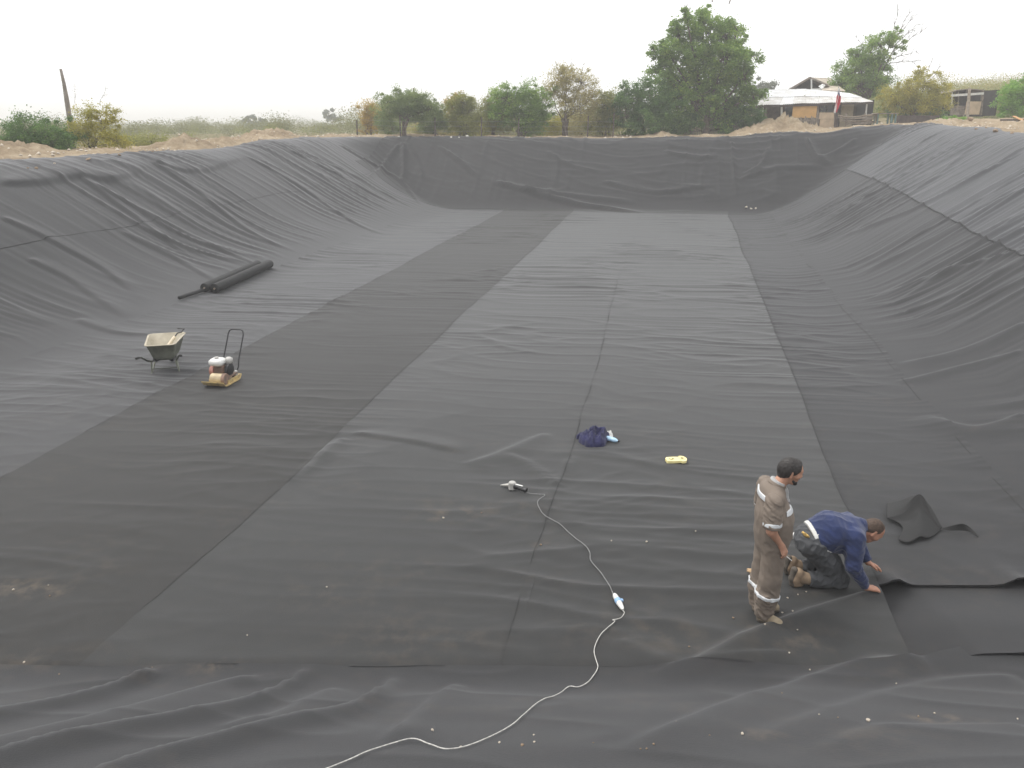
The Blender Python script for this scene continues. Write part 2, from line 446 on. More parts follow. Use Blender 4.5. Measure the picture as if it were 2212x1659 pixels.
def fold_field(x, y):
    z = np.zeros_like(x)
    for Q, w, amp in _folds:
        lo = Q.min(0) - 3.2 * w; hi = Q.max(0) + 3.2 * w
        idx = np.nonzero((x > lo[0]) & (x < hi[0]) & (y > lo[1]) & (y < hi[1]))[0]
        if not len(idx): continue
        px, py = x[idx], y[idx]
        best = np.full(len(idx), 1e9); par = np.zeros(len(idx)); sgn = np.zeros(len(idx))
        n = len(Q) - 1
        for j in range(n):
            a, b = Q[j], Q[j + 1]; d = b - a; L2 = d @ d + 1e-12
            t = np.clip(((px - a[0]) * d[0] + (py - a[1]) * d[1]) / L2, 0, 1)
            ex = px - a[0] - t * d[0]; ey = py - a[1] - t * d[1]
            q = np.hypot(ex, ey); u = q < best
            best = np.where(u, q, best); par = np.where(u, (j + t) / n, par); sgn = np.where(u, np.sign(ex * d[1] - ey * d[0]), sgn)
        taper = sstep(-0.02, 0.10, par) * sstep(1, 0.72, par) if amp > 0 else 1
        ws = w * np.where(sgn > 0, 0.42, 1.9) * (0.45 + 0.55 * sstep(0, 0.3, par))          # steep on one side, easy on the other
        z[idx] += (1.9 if Q[:, 1].min() > 44 else 1.15 if Q[:, 1].max() > 9 else 0.9) * amp * taper * np.exp(-(best / ws) ** 2)
    return z

def ridged(n, p=2.0): return np.clip(1 - 2.2 * np.abs(n), 0, 1) ** p

def wrinkle_floor(s, t, seed, amp=1.0):
    wx = 0.9 * noise2(s * 0.35, t * 0.35, seed + 5)
    m = sstep(-0.25, 0.35, noise2(s * 0.22, t * 0.18, seed + 6))
    near = sstep(24, 8, t)
    z = 0.015 * noise2(s * 0.26 + wx, t * 1.9 + 0.6 * wx, seed) * (0.45 + m)
    z += 0.026 * ridged(noise2(s * 0.22 + 3 * wx * 0.3, t * 0.95 + 0.5 * wx, seed + 1), 5) * (0.35 + m)
    z += 0.018 * ridged(noise2(s * 0.35 + wx, t * 2.3 + 0.7 * wx, seed + 7), 4) * (0.3 + m)
    z += 0.014 * noise2(s * 0.22, t * 0.5, seed + 2) * near
    z += 0.012 * ridged(noise2(s * 0.9 + 0.5 * t + wx, t * 1.5 - 0.4 * s, seed + 11), 6) * near * (0.2 + m)
    z += 0.010 * ridged(noise2(s * 1.6 - 0.7 * t, t * 2.2 + wx, seed + 12), 6) * near * m
    z += 0.014 * ridged(noise2(s * 0.45 + 0.25 * t, t * 0.75 + 0.35 * wx, seed + 3), 6) * near * (0.3 + m)
    z += 0.007 * noise2(s * 1.1, t * 3.6, seed + 4) * m
    return z * amp * (1 - 0.42 * near)

def wrinkle_wall(q, l, seed, amp=1.0, shear=0.0):
    """q metres up the slope, l metres along the wall"""
    l = l + shear * q
    wx = 0.5 * noise2(q * 0.25, l * 0.3, seed + 5)
    m = sstep(-0.2, 0.35, noise2(q * 0.13, l * 0.22, seed + 6))
    z = 0.075 * ridged(noise2(q * 0.10 + wx * .3, l * 0.9 + wx, seed), 6) * (0.25 + m)
    z += 0.040 * ridged(noise2(q * 0.13 + wx * .3, l * 2.1 + 1.4 * wx, seed + 1), 4) * (0.2 + m)
    z += 0.020 * ridged(noise2(q * 0.17 + wx * .3, l * 4.0 + 1.4 * wx, seed + 4), 4) * (0.25 + m)
    z += 0.032 * noise2(q * 0.16, l * 0.42, seed + 2)
    z += 0.004 * noise2(q * 1.1, l * 3.0, seed + 3)
    return z * amp

# dust: photo point, radius m, strength
DUST = [(300,1375,.5,.0),(480,1447,.28,.9),(95,1280,.35,.7),(20,1270,.35,.8),(60,1440,.5,.35),(960,1120,.45,.55),(1010,1110,.4,.4),(2050,1570,.30,1.0),(1990,1572,.2,.7),(1640,1612,.3,.5),
        (1420,1370,.5,.25),(1690,1410,.5,.3),(1760,1400,.4,.3),(1170,1185,.2,.7),(1000,1385,.4,.25),(1650,1360,.4,.35),(1740,1280,.4,.3),(1620,1250,.25,.3),(700,1290,.6,.2),
        (850,1380,.9,.22),(200,1180,.8,.12),(1480,1410,.6,.2),(860,1240,.8,.18),(1850,1620,.6,.25),(1260,1480,.5,.12),(1100,1100,.9,.15)]
_dust = [(hit(px, py)[:2], r, k) for px, py, r, k in DUST]
def dust_field(x, y):
    d = np.full_like(x, 0.02) * sstep(30, 6, y) + 0.16 * np.clip(fbm(x * 0.7, y * 1.1, 77, 4) - 0.1, 0, 1) * sstep(22, 7, y)
    for c, r, k in _dust:
        d += 0.55 * k * np.exp(-((x - c[0]) ** 2 + ((y - c[1]) * 1.6) ** 2) / (r * r * 0.45))
    return np.clip(d, 0, 1)

liner = empty('geotextile_liner', (0, 0, 0), 0, 'black geotextile sheets joined side by side lining the whole pit', 'liner')

HM = np.full((400, 530), -1.0)
def surf(x, y):
    """top of the cloth"""
    x = np.asarray(x, float); y = np.asarray(y, float)
    fx = np.clip((x + 20) / .1 - .5, 0, 398.99); fy = np.clip((y + 1) / .1 - .5, 0, 528.99)
    i = fx.astype(int); j = fy.astype(int); u = fx - i; v = fy - j
    H = np.where(HM < -.5, 0.03, HM)
    r = (H[i, j] * (1 - u) + H[i + 1, j] * u) * (1 - v) + (H[i, j + 1] * (1 - u) + H[i + 1, j + 1] * u) * v
    return base(x, y) + r

def panel(name, xy, zextra, lift, mat, label=None, skirt=0.022):
    """xy: (nu, nv, 2) positions; the cloth follows the pit there"""
    nu, nv = xy.shape[:2]
    x = xy[..., 0].ravel(); y = xy[..., 1].ravel()
    b = base(x, y)
    z = (b + zextra.ravel() + fold_field(x, y) + lift).reshape(nu, nv)
    V = np.stack([xy[..., 0], xy[..., 1], z], -1)
    ii = ((x + 20) / .1).astype(int); jj = ((y + 1) / .1).astype(int); ok = (ii >= 0) & (ii < 400) & (jj >= 0) & (jj < 530)
    np.maximum.at(HM, (ii[ok], jj[ok]), (z.ravel() - b)[ok])
    # turned-down hem all round so that the edge shows its thickness
    P = np.pad(V, ((2, 2), (2, 2), (0, 0)), mode='edge')
    P[0, :, 2] -= skirt; P[-1, :, 2] -= skirt; P[:, 0, 2] -= skirt; P[:, -1, 2] -= skirt
    idx = np.arange((nu + 4) * (nv + 4)).reshape(nu + 4, nv + 4)
    Q = np.stack([idx[:-1, :-1], idx[1:, :-1], idx[1:, 1:], idx[:-1, 1:]], -1)
    keep = np.ones(Q.shape[:2], bool)
    keep[1, :] = keep[-2, :] = False; keep[:, 1] = keep[:, -2] = False      # the hem has its own sharp edge
    me = mesh_np(name, P.reshape(-1, 3), Q[keep])
    d = me.attributes.new('dust', 'FLOAT', 'POINT')
    d.data.foreach_set('value', dust_field(P[..., 0].ravel(), P[..., 1].ravel()).astype(np.float32))
    o = obj(name, me, liner, LM[mat])
    if label: o['label'] = label
    return o

def tgrid(t0, t1, near=0.035, far=0.085):
    ts = [t0]; 
    while ts[-1] < t1: ts.append(ts[-1] + near + (far - near) * min(max((ts[-1] - 8) / 18, 0), 1))
    return np.array(ts[:-1] + [t1]) if ts[-1] > t1 else np.array(ts)

def y_to_t(s, y): return (y + s * ST) / CT
def wob(t, seed, a=0.06): return a * noise2(t * 0.25, 0.5, seed) * 2 + 0.02 * noise2(t * 1.1, 0.2, seed + 1)

def strip(name, s0, s1, t0f, t1, lift, mat, seed, amp=1.0, label=None, ds=0.075, extra=None):
    """floor strip between two seams; t0f(s) is its near end"""
    n = max(int((s1(20) - s0(20)) / ds), 8)
    u = np.linspace(0, 1, n)
    sm = 0.5 * (s0(10) + s1(10))
    w = tgrid(0.0, t1 - t0f(sm)) ; w = w / w[-1]
    S = np.zeros((n, len(w))); T = np.zeros((n, len(w)))
    for i, uu in enumerate(u):
        sg = s0(15) + (s1(15) - s0(15)) * uu
        T[i] = t0f(sg) + (t1 - t0f(sg)) * w
    a0 = s0(T); a1 = s1(T)
    S = a0 + (a1 - a0) * u[:, None]
    X, Y = st2xy(S, T)
    z = wrinkle_floor(S.ravel(), T.ravel(), seed, amp).reshape(S.shape)
    # the seam edges pucker a little
    e = np.exp(-np.minimum(S - a0, a1 - S) / 0.18)
    z += np.exp(-np.minimum(S - a0, a1 - S) / 0.10) * 0.03 * np.clip(noise2(S * 0.5, T * 1.1, int(lift * 1000) + 9) - 0.12, 0, 1) + e * 0.004
    z -= 0.07 * sstep(6.15, 5.8, Y)
    if extra is not None: z += extra(X, Y, S, T)
    return panel(name, np.stack([X, Y], -1), z, lift, LMN(mat), label)
def LMN(m): return m

sA = lambda t: -8.75 + wob(np.asarray(t, float), 51) + 0.0 * np.asarray(t, float)
sB = lambda t: -4.85 + wob(np.asarray(t, float), 53)
sD = lambda t: -1.15 + wob(np.asarray(t, float), 55)
sC = lambda t: 2.45 + 0.030 * np.clip(np.asarray(t, float) - 8, 0, 40) + wob(np.asarray(t, float), 57)
sE = lambda t: 4.55 + 0.032 * np.clip(np.asarray(t, float) - 13, 0, 40) + wob(np.asarray(t, float), 59, 0.1)
sL0 = lambda t: -12.7 + wob(np.asarray(t, float), 61)
sL1 = lambda t: -16.4 - 0.0 * np.asarray(t, float) + wob(np.asarray(t, float), 63, 0.1)
_r1 = np.array([xy2st(*hit(*p)[:2]) for p in ((1825,355),(1870,381),(1920,407),(1975,435),(2040,470),(2120,512),(2212,560),(2320,615))])
_r1 = _r1[np.argsort(_r1[:, 1])]
sR1 = lambda t: np.interp(np.asarray(t, float), _r1[:, 1], _r1[:, 0]) + wob(np.asarray(t, float), 65, 0.05)

nearT = lambda s: y_to_t(s, 5.75)
TF = 45.6
strip('floor_strip', sL0, lambda t: sA(t) + 0.12, nearT, TF, 0.004, 'cool', 300, 1.0, 'grey floor strip along the foot of the left slope')
strip('floor_strip', sA, lambda t: sB(t) + 0.12, nearT, TF, 0.014, 'dark', 300, 1.0, 'darker floor strip left of the middle')
strip('floor_strip', sB, lambda t: sD(t) + 0.1, nearT, TF, 0.032, 'mid', 300, 1.0, 'lighter floor strip along the middle of the pit')
strip('floor_strip', sD, lambda t: sC(t) + 0.0, nearT, TF, 0.040, 'mid', 300, 1.0, 'lighter floor strip right of the middle')
EDGE_Y = 7.33
_h1 = hit(1932, 1266); _h2 = hit(2192, 1262)
def edge_lift(X, Y, S, T):
    e = np.exp(-np.maximum(Y - EDGE_Y, 0) / 0.22)
    return e * (0.085 * np.exp(-((X - _h1[0]) / 0.10) ** 2) + 0.10 * np.exp(-((X - _h2[0]) / 0.13) ** 2) + 0.012)
strip('floor_strip', lambda t: sC(t) - 0.12, lambda t: sE(t) + 0.1, lambda s: y_to_t(s, EDGE_Y), TF, 0.026, 'right', 300, 0.9, 'darker floor strip along the foot of the right slope', 0.06, edge_lift)

# slopes
def edge_out(side, t, reach):
    """s of the liner's outer hem on the left or right bank"""
    lo, hi = (-13.6, -26.0) if side < 0 else (6.0, 20.0)
    a = np.full_like(t, lo); b = np.full_like(t, hi)
    for _ in range(26):
        m = 0.5 * (a + b); x, y = st2xy(m, t); k = beyond(x, y) < reach
        a = np.where(k, m, a); b = np.where(k, b, m)
    return 0.5 * (a + b)

def wall_panel(name, sa, sb, t0, t1f, lift, mat, seed, side, amp=1.0, label=None, n=70, shear=0.0, extra=None):
    """sa inner seam, sb outer seam or hem; t1f(s) is the far end"""
    w = tgrid(t0, 48.0, 0.05, 0.09); w = (w - w[0]) / (w[-1] - w[0])
    u = np.linspace(0, 1, n)
    S = np.zeros((n, len(w))); T = np.zeros_like(S)
    tt = t0 + w * 44
    for i, uu in enumerate(u):
        sg = float(sa(30.0)) + (float(sb(np.array([30.0]))[0]) - float(sa(30.0))) * uu
        T[i] = t0 + (t1f(sg) - t0) * w
    for j in range(len(w)):
        pass
    A = sa(T[0]); B = sb(T[-1])
    S = A[None, :] + (B - A)[None, :] * u[:, None]
    X, Y = st2xy(S, T)
    q = np.abs(S - (-13.6 if side < 0 else 5.9))
    z = wrinkle_wall(q.ravel(), T.ravel(), seed, amp, shear).reshape(S.shape)
    z = (z - 0.012) * sstep(0.0, 2.2, np.abs(S - (-12.7 if side < 0 else 4.6)))
    if extra is not None: z += extra(X, Y, S, T)
    return panel(name, np.stack([X, Y], -1), z, lift, mat, label, 0.014)

hemL = lambda t: edge_out(-1, np.asarray(t, float), 0.75 + 0.35 * noise2(np.asarray(t, float) * 0.35, 0.1, 71) + 0.5 * noise2(np.asarray(t, float) * 0.12, 0.4, 72))
hemR = lambda t: edge_out(1, np.asarray(t, float), 0.9 + 0.5 * noise2(np.asarray(t, float) * 0.3, 0.1, 73))
wall_panel('slope_panel', lambda t: sL0(t) + 0.1, lambda t: sL1(t) - 0.1, 3.0, lambda s: 47.0, 0.006, 'cool', 500, -1, 0.95, 'lower left slope sheet with folds running down it', 74, 0.25)
wall_panel('slope_panel', sL1, hemL, 3.0, lambda s: 50.5, 0.014, 'cool', 500, -1, 0.95, 'upper left slope sheet lapping over the earth rim', 80, 0.25)
def corner(s): return TF + 0.5 + (s - 6.3) * 0.70
wall_panel('slope_panel', lambda t: sE(t), lambda t: sR1(t) + 0.1, 6.6, lambda s: corner(s), 0.024, 'right', 700, 1, 0.95, 'lower right slope sheet with close fine folds', 80, -0.30, )
wall_panel('slope_panel', sR1, hemR, 4.0, lambda s: corner(s), 0.05, 'light', 700, 1, 0.95, 'paler upper right slope sheet below the rim', 70, -0.30)

# far slope
ns, nt_ = 330, 80
hemF_s = np.linspace(-17.5, 15.0, ns)
def edge_far(s, reach):
    a = np.full_like(s, 45.0); b = np.full_like(s, 56.0)
    for _ in range(26):
        m = 0.5 * (a + b); x, y = st2xy(s, m); k = beyond(x, y) < reach
        a = np.where(k, m, a); b = np.where(k, b, m)
    return 0.5 * (a + b)
hf = edge_far(np.clip(hemF_s, -13.0, 9.0), 0.6 + 0.5 * noise2(hemF_s * 0.35, 0.3, 81))
hf = np.where(hemF_s > 9, hf[np.argmin(np.abs(hemF_s - 9))] + (hemF_s - 9) * 0.25, hf)
u = np.linspace(0, 1, nt_)
S = np.repeat(hemF_s[:, None], nt_, 1); T = (TF - 0.25) + (hf[:, None] - TF + 0.25) * u[None, :]
X, Y = st2xy(S, T)
cs_ = (T - TF) - 0.012 * (S - 1.5) ** 2
z = wrinkle_wall((T - TF).ravel(), S.ravel(), 900, 0.6, 0.0).reshape(S.shape) * sstep(-0.3, 1.2, T - TF) + 0.02
z += 0.05 * noise2(S * 0.5 + 0.4 * T, T * 0.6, 911) * sstep(0, 1.5, T - TF) - 0.07 * sstep(7.0, 9.0, S) + 0.06 * ridged(noise2(S * 0.18, cs_ * 1.1, 915), 6) * sstep(0.2, 1.2, T - TF) + 0.03 * ridged(noise2(S * 0.35, cs_ * 2.4, 917), 5) * sstep(0.2, 1.2, T - TF)
panel('slope_panel', np.stack([X, Y], -1), z, 0.006, 'right', 'far slope sheet below the trees and house', 0.03)

# near slope under the camera and the loose sheet beside the kneeling man
xs = np.arange(-12, 13.01, 0.05); ys = np.concatenate([np.arange(-1.2, 2.5, 0.1), np.arange(2.5, 6.02, 0.03)])
X, Y = np.meshgrid(xs, ys, indexing='ij')
Y = Y + (Y > 5.0) * (Y - 5.0) * (0.06 * noise2(X * 0.8, 0.1 * X, 83) + 0.30 * sstep(3.2, 4.4, X))
z = 0.030 * noise2(X * 0.35 + 0.5 * Y, Y * 0.9, 84) + 0.014 * ridged(noise2(X * 0.5 + Y * 0.4, Y * 1.3, 85), 3) + 0.006 * noise2(X * 1.8, Y * 3, 86) + 0.01
z += np.exp(-np.maximum(Y.max(1, keepdims=True) - Y, 0) / 0.12) * 0.025 * np.clip(noise2(X * 0.9, 0.3 + 0 * X, 89) - 0.1, 0, 1)
panel('slope_panel', np.stack([X, Y], -1), z, 0.050, 'right', 'near slope sheet with thick diagonal folds')
xs = np.arange(3.2, 10.0, 0.04); ys = np.arange(6.12, 8.2, 0.035)
X, Y = np.meshgrid(xs, ys, indexing='ij')
z = 0.02 * noise2(X * 0.5, Y * 0.9, 87) + np.exp(-np.maximum(Y - 6.12, 0) / 0.15) * (0.02 + 0.05 * np.clip(noise2(X * 1.5, 0.3 + 0 * X, 88), 0, 1)) * sstep(3.9, 4.4, X)
z += 0.035 * np.exp(-((X - 5.0) / .35) ** 2) * np.exp(-np.maximum(Y - 6.12, 0) / .2)
z -= 0.10 * sstep(4.3, 3.7, X) + 0.075 * sstep(6.5, 7.3, Y)
panel('loose_sheet', np.stack([X, Y], -1), z, 0.085, 'right', 'loose sheet whose edge lifts beside the kneeling man')

# seam shade: narrow dark ribbons, the edge gaps' shadow put into their colour
M_seam_shade = simple('seam_shade', (0.006, 0.006, 0.0065), .55, var=.3, scale=3)
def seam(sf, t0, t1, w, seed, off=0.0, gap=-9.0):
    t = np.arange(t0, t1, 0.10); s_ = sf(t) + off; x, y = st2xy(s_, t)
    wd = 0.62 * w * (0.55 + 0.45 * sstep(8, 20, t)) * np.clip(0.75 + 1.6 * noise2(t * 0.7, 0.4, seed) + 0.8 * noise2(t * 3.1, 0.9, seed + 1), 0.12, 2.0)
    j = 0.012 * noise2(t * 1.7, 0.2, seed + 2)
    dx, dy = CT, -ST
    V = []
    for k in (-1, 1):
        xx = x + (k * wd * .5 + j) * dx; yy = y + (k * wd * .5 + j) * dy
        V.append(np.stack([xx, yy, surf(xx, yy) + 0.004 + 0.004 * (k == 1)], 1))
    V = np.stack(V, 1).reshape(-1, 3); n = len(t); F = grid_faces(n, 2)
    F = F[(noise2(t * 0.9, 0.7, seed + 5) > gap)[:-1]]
    tag(obj('seam_shade_line', mesh_np('seam_shade_line', V, F), liner, M_seam_shade), kind='stuff')
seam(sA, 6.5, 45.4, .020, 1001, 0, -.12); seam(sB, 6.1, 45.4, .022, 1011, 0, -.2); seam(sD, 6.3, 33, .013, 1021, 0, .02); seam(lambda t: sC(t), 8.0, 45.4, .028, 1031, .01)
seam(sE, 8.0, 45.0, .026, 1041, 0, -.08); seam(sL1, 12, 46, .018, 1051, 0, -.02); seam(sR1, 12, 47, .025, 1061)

xs = np.arange(-7, 2.2, 0.05); yy = 6.0 + 0.06 * noise2(xs * 0.8, 0.1 * xs, 83)     # painted shadow line along the edge of the near slope sheet
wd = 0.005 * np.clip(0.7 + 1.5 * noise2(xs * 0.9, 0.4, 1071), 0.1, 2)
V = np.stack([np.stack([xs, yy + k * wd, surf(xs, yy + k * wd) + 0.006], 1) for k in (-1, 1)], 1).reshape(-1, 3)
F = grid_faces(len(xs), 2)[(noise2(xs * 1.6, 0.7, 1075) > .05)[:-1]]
tag(obj('seam_shade_line', mesh_np('seam_shade_line', V, F[:, ::-1]), liner, M_seam_shade), kind='stuff')
# ------------------------------------------------------------------ plants
def leaf_material(name, c1, c2, c3=None, transl=0.5):
    m, nt, b, out = mat_new(name)
    geo = nt.nodes.new('ShaderNodeNewGeometry')
    cr = nt.nodes.new('ShaderNodeValToRGB'); e = cr.color_ramp.elements
    e[0].position = 0.0; e[0].color = (*c1, 1); e[1].position = 1.0; e[1].color = (*(c3 or c2), 1)
    if c3: k = e.new(0.6); k.color = (*c2, 1)
    tc = nt.nodes.new('ShaderNodeTexCoord'); n = nt.nodes.new('ShaderNodeTexNoise'); n.inputs['Scale'].default_value = 0.9; n.inputs['Detail'].default_value = 3
    nt.links.new(tc.outputs['Object'], n.inputs['Vector'])
    mr = nt.nodes.new('ShaderNodeMapRange'); mr.inputs['From Min'].default_value = 0.3; mr.inputs['From Max'].default_value = 0.7
    nt.links.new(n.outputs[0], mr.inputs['Value'])
    mx = nt.nodes.new('ShaderNodeMath'); mx.operation = 'MULTIPLY'; mx.inputs[1].default_value = 0.5
    nt.links.new(geo.outputs['Random Per Island'], mx.inputs[0])
    ma = nt.nodes.new('ShaderNodeMath'); ma.operation = 'MULTIPLY_ADD'; ma.inputs[1].default_value = 0.5
    nt.links.new(mr.outputs[0], ma.inputs[0]); nt.links.new(mx.outputs[0], ma.inputs[2]); nt.links.new(ma.outputs[0], cr.inputs[0])
    nt.links.new(cr.outputs[0], b.inputs['Base Color']); b.inputs['Roughness'].default_value = 0.6; b.inputs['Specular IOR Level'].default_value = 0.3
    tr = nt.nodes.new('ShaderNodeBsdfTranslucent'); nt.links.new(cr.outputs[0], tr.inputs['Color'])
    ms = nt.nodes.new('ShaderNodeMixShader'); ms.inputs[0].default_value = transl
    nt.links.new(b.outputs[0], ms.inputs[1]); nt.links.new(tr.outputs[0], ms.inputs[2]); nt.links.new(ms.outputs[0], out.inputs[0])
    return m
LEAF = {
 'green': leaf_material('leaf_green', (0.106, 0.165, 0.047), (0.236, 0.366, 0.094), (0.472, 0.590, 0.142)),
 'bright': leaf_material('leaf_bright', (0.118, 0.236, 0.047), (0.248, 0.460, 0.083), (0.425, 0.620, 0.130)),
 'dark': leaf_material('leaf_dark', (0.059, 0.112, 0.041), (0.142, 0.248, 0.077), (0.271, 0.401, 0.118)),
 'olive': leaf_material('leaf_olive', (0.165, 0.177, 0.065), (0.295, 0.313, 0.100), (0.448, 0.401, 0.130)),
 'yellow': leaf_material('leaf_yellow', (0.236, 0.236, 0.053), (0.448, 0.413, 0.083), (0.620, 0.531, 0.118)),
 'tan': leaf_material('leaf_tan', (0.260, 0.236, 0.106), (0.425, 0.378, 0.165), (0.590, 0.496, 0.212)),
 'orange': leaf_material('leaf_orange', (0.330, 0.248, 0.083), (0.496, 0.366, 0.106), (0.614, 0.472, 0.153)),
 'greygreen': leaf_material('leaf_greygreen', (0.142, 0.195, 0.088), (0.260, 0.330, 0.136), (0.401, 0.460, 0.177)),
 'scrub': leaf_material('leaf_scrub', (0.153, 0.165, 0.088), (0.248, 0.254, 0.130), (0.354, 0.342, 0.165)),
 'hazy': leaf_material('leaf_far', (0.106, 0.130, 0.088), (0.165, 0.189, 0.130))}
M_bark = simple('bark', (0.115, 0.09, 0.07), 0.9, var=0.35, scale=6, bump=0.6, bscale=25)
M_bark_pale = simple('bark_pale', (0.22, 0.18, 0.14), 0.9, var=0.3, scale=6, bump=0.5, bscale=25)

def leaves(C, size, prng, aspect=0.55, up=0.35):
    """diamond leaves with a slight fold at centres C"""
    n = len(C)
    d = prng.normal(size=(n, 3)); d[:, 2] *= 0.7; d /= np.linalg.norm(d, axis=1)[:, None]
    w = prng.normal(size=(n, 3)); w[:, 2] *= (1 - up)
    w -= d * (w * d).sum(1)[:, None]; w /= np.linalg.norm(w, axis=1)[:, None] + 1e-9
    L = size * prng.uniform(0.6, 1.4, n)[:, None]
    nn = np.cross(d, w)
    V = np.stack([C - d * L * .5, C + w * L * aspect * .5 + nn * L * .08, C + d * L * .5, C - w * L * aspect * .5 + nn * L * .08], 1).reshape(-1, 3)
    return V, np.arange(4 * n).reshape(-1, 4)

def plant(name, label, cat, group, basept, lobes, leaf, nleaf, size, stems=1, seed=1, clump=0.22, trunk_r=0.12, bark=None, bare=None, hollow=0.5, twigs=True):
    """lobes: (x, y, z, rx, rz) in metres relative to the foot; every lobe is filled with leaf clumps hung on branches"""
    pr = np.random.default_rng(seed); root = empty(name, basept, 0, label, cat, group)
    if group == G1: nleaf = int(nleaf * 1.6); size *= 1.08
    lob = np.array([(l[0], l[1], l[2], l[3], l[3] * 0.9, l[4]) for l in lobes], float)
    vol = lob[:, 3] * lob[:, 4] * lob[:, 5]; p = vol ** 0.75; p /= p.sum()
    top = (lob[:, 2] + lob[:, 5]).max()
    tb = MB()
    feet = [(pr.normal() * 0.12 * (stems > 1) * top * 0.35, pr.normal() * 0.1 * (stems > 1) * top * 0.35) for _ in range(stems)]
    C = []
    fork_h = max(0.12 * top, min(lob[:, 2].min() - lob[:, 5].max() * 0.5, 0.45 * top))
    for k, (fx, fy) in enumerate(feet):
        mid = np.array([fx * 1.3 + pr.normal() * .04 * top, fy * 1.3, fork_h])
        tb.tube([(fx, fy, -0.15), (fx * 1.1, fy * 1.1, fork_h * .5), tuple(mid)], [trunk_r * 1.15, trunk_r, trunk_r * .8], 7)
    for j in range(len(lob)):
        n = int(nleaf * p[j]); c = lob[j, :3]; r = lob[j, 3:]
        fx, fy = feet[j % stems]
        s0 = np.array([fx * 1.3, fy * 1.3, fork_h])
        m = s0 * 0.5 + c * 0.5 + pr.normal(size=3) * 0.08 * r.max(); m[2] -= 0.1 * r[2]
        rr = trunk_r * 0.4
        tb.tube([s0, m, c], [rr, rr * .7, rr * .4], 6)
        nc = max(6, int(n / 95))
        dirs = pr.normal(size=(nc, 3)); dirs /= np.linalg.norm(dirs, axis=1)[:, None]
        rad = (hollow + (1 - hollow) * pr.random(nc) ** 0.6)[:, None] * (1.04 + 0.22 * pr.normal(size=(nc, 1)))
        cc = c + dirs * rad * r
        cc[:, 2] = np.maximum(cc[:, 2], 0.12)
        if twigs:
            for q in cc[:: max(1, nc // 26)]:
                mm = (c + q) / 2 + pr.normal(size=3) * 0.06 * r.max()
                tb.tube([c, mm, q], [rr * .35, rr * .25, rr * .12], 4, False)
        which = pr.integers(0, nc, n)
        cs = 0.8 * clump * (r.max() ** 0.5) * (0.35 + 1.0 * pr.random(nc))
        pts = cc[which] + pr.normal(size=(n, 3)) * cs[which][:, None] * np.array([1, 1, 0.75])
        pts[:, 2] = np.maximum(pts[:, 2], 0.05)
        C.append(pts)
    C = np.concatenate(C)
    if bare:
        for (bx, by, bz, L, az, el) in bare:      # leafless boughs that stick out
            d = np.array([math.cos(az) * math.cos(el), math.sin(az) * math.cos(el), math.sin(el)]); q = np.array([bx, by, bz], float)
            pts = [q]
            for i in range(6): pts.append(pts[-1] + (d + pr.normal(size=3) * .16) * L / 6)
            tb.tube(pts, np.linspace(trunk_r * .16, trunk_r * .04, 7), 5, False)
            for i in range(2, 7):
                for _ in range(3):
                    e = pts[i] + (d + pr.normal(size=3) * .6) * L * .22
                    tb.tube([pts[i], (pts[i] + e) / 2 + pr.normal(size=3) * .05, e], [trunk_r * .07, trunk_r * .05, trunk_r * .02], 4, False)
    V, F = leaves(C, size, pr)
    obj('crown', mesh_np('crown', V, F, False), root, LEAF[leaf] if isinstance(leaf, str) else leaf)
    tb.build('trunk', bark or M_bark, root, True, 60)
    return root

def px_plant(name, label, cat, group, d, foot, lobes_px, *a, depth=0.6, fat=1.2, **k):
    """foot (px, py) and lobes (px, py, rx, ry) read off the photo at distance d"""
    f = at(foot[0], foot[1], d); f[2] = min(f[2], float(ground_z(np.array([f[0]]), np.array([f[1]]))[0]) + 0.0)
    sc_ = at(1107, 280, d)[0] - at(1106, 280, d)[0]
    pr = random.Random(foot[0] + foot[1]); L = []
    for (x, y, rx, ry) in lobes_px:
        q = at(x, y, d) - f
        L.append((q[0], pr.uniform(-1, 1) * depth * rx * sc_, max(q[2], 0.15), rx * sc_ * fat, ry * sc_ * fat))
    return plant(name, label, cat, group, tuple(f), L, *a, **k)

G1 = 'trees and shrubs beyond the far rim'
px_plant('broadleaf_tree', 'tallest broad green tree standing in front of the house fence', 'tree', None, 57, (1525, 288),
  [(1515,60,38,36),(1560,75,36,34),(1470,75,26,30),(1440,115,34,30),(1500,120,45,38),(1560,130,46,36),(1605,105,26,28),(1430,160,30,28),(1480,180,50,36),(1545,185,50,36),
   (1600,165,34,30),(1455,215,40,30),(1520,235,50,34),(1590,215,40,28),(1625,205,26,20),(1522,30,20,18),(1478,38,20,18),(1590,68,20,18),(1625,120,20,16),(1412,110,18,16),(1600,240,30,22)],
  'green', 76000, 0.15, stems=1, seed=5, fat=0.97, depth=1.0, clump=0.21, trunk_r=0.26, hollow=0.35, bare=[(-0.2,0,8.3,1.4,1.5,1.4),(0.9,0,8.2,1.2,.6,1.1),(-1.5,0,7.4,.9,2.4,.9)])
px_plant('dense_shrub', 'dense dark green shrub touching the left side of the tallest tree', 'shrub', G1, 56, (1385, 292),
  [(1365,215,28,28),(1400,205,32,28),(1430,235,34,34),(1350,250,26,30),(1395,260,38,30),(1440,268,30,24),(1350,195,14,12)], 'dark', 20000, 0.11, stems=4, seed=6, trunk_r=0.09, clump=0.2)
px_plant('dark_shrub', 'dark low thicket at the foot of the tallest tree', 'shrub', G1, 57.5, (1520, 290),
  [(1475,265,30,22),(1580,262,34,26),(1615,255,24,26),(1640,268,20,18)], 'dark', 12000, 0.11, stems=4, seed=7, trunk_r=0.07, clump=0.2)
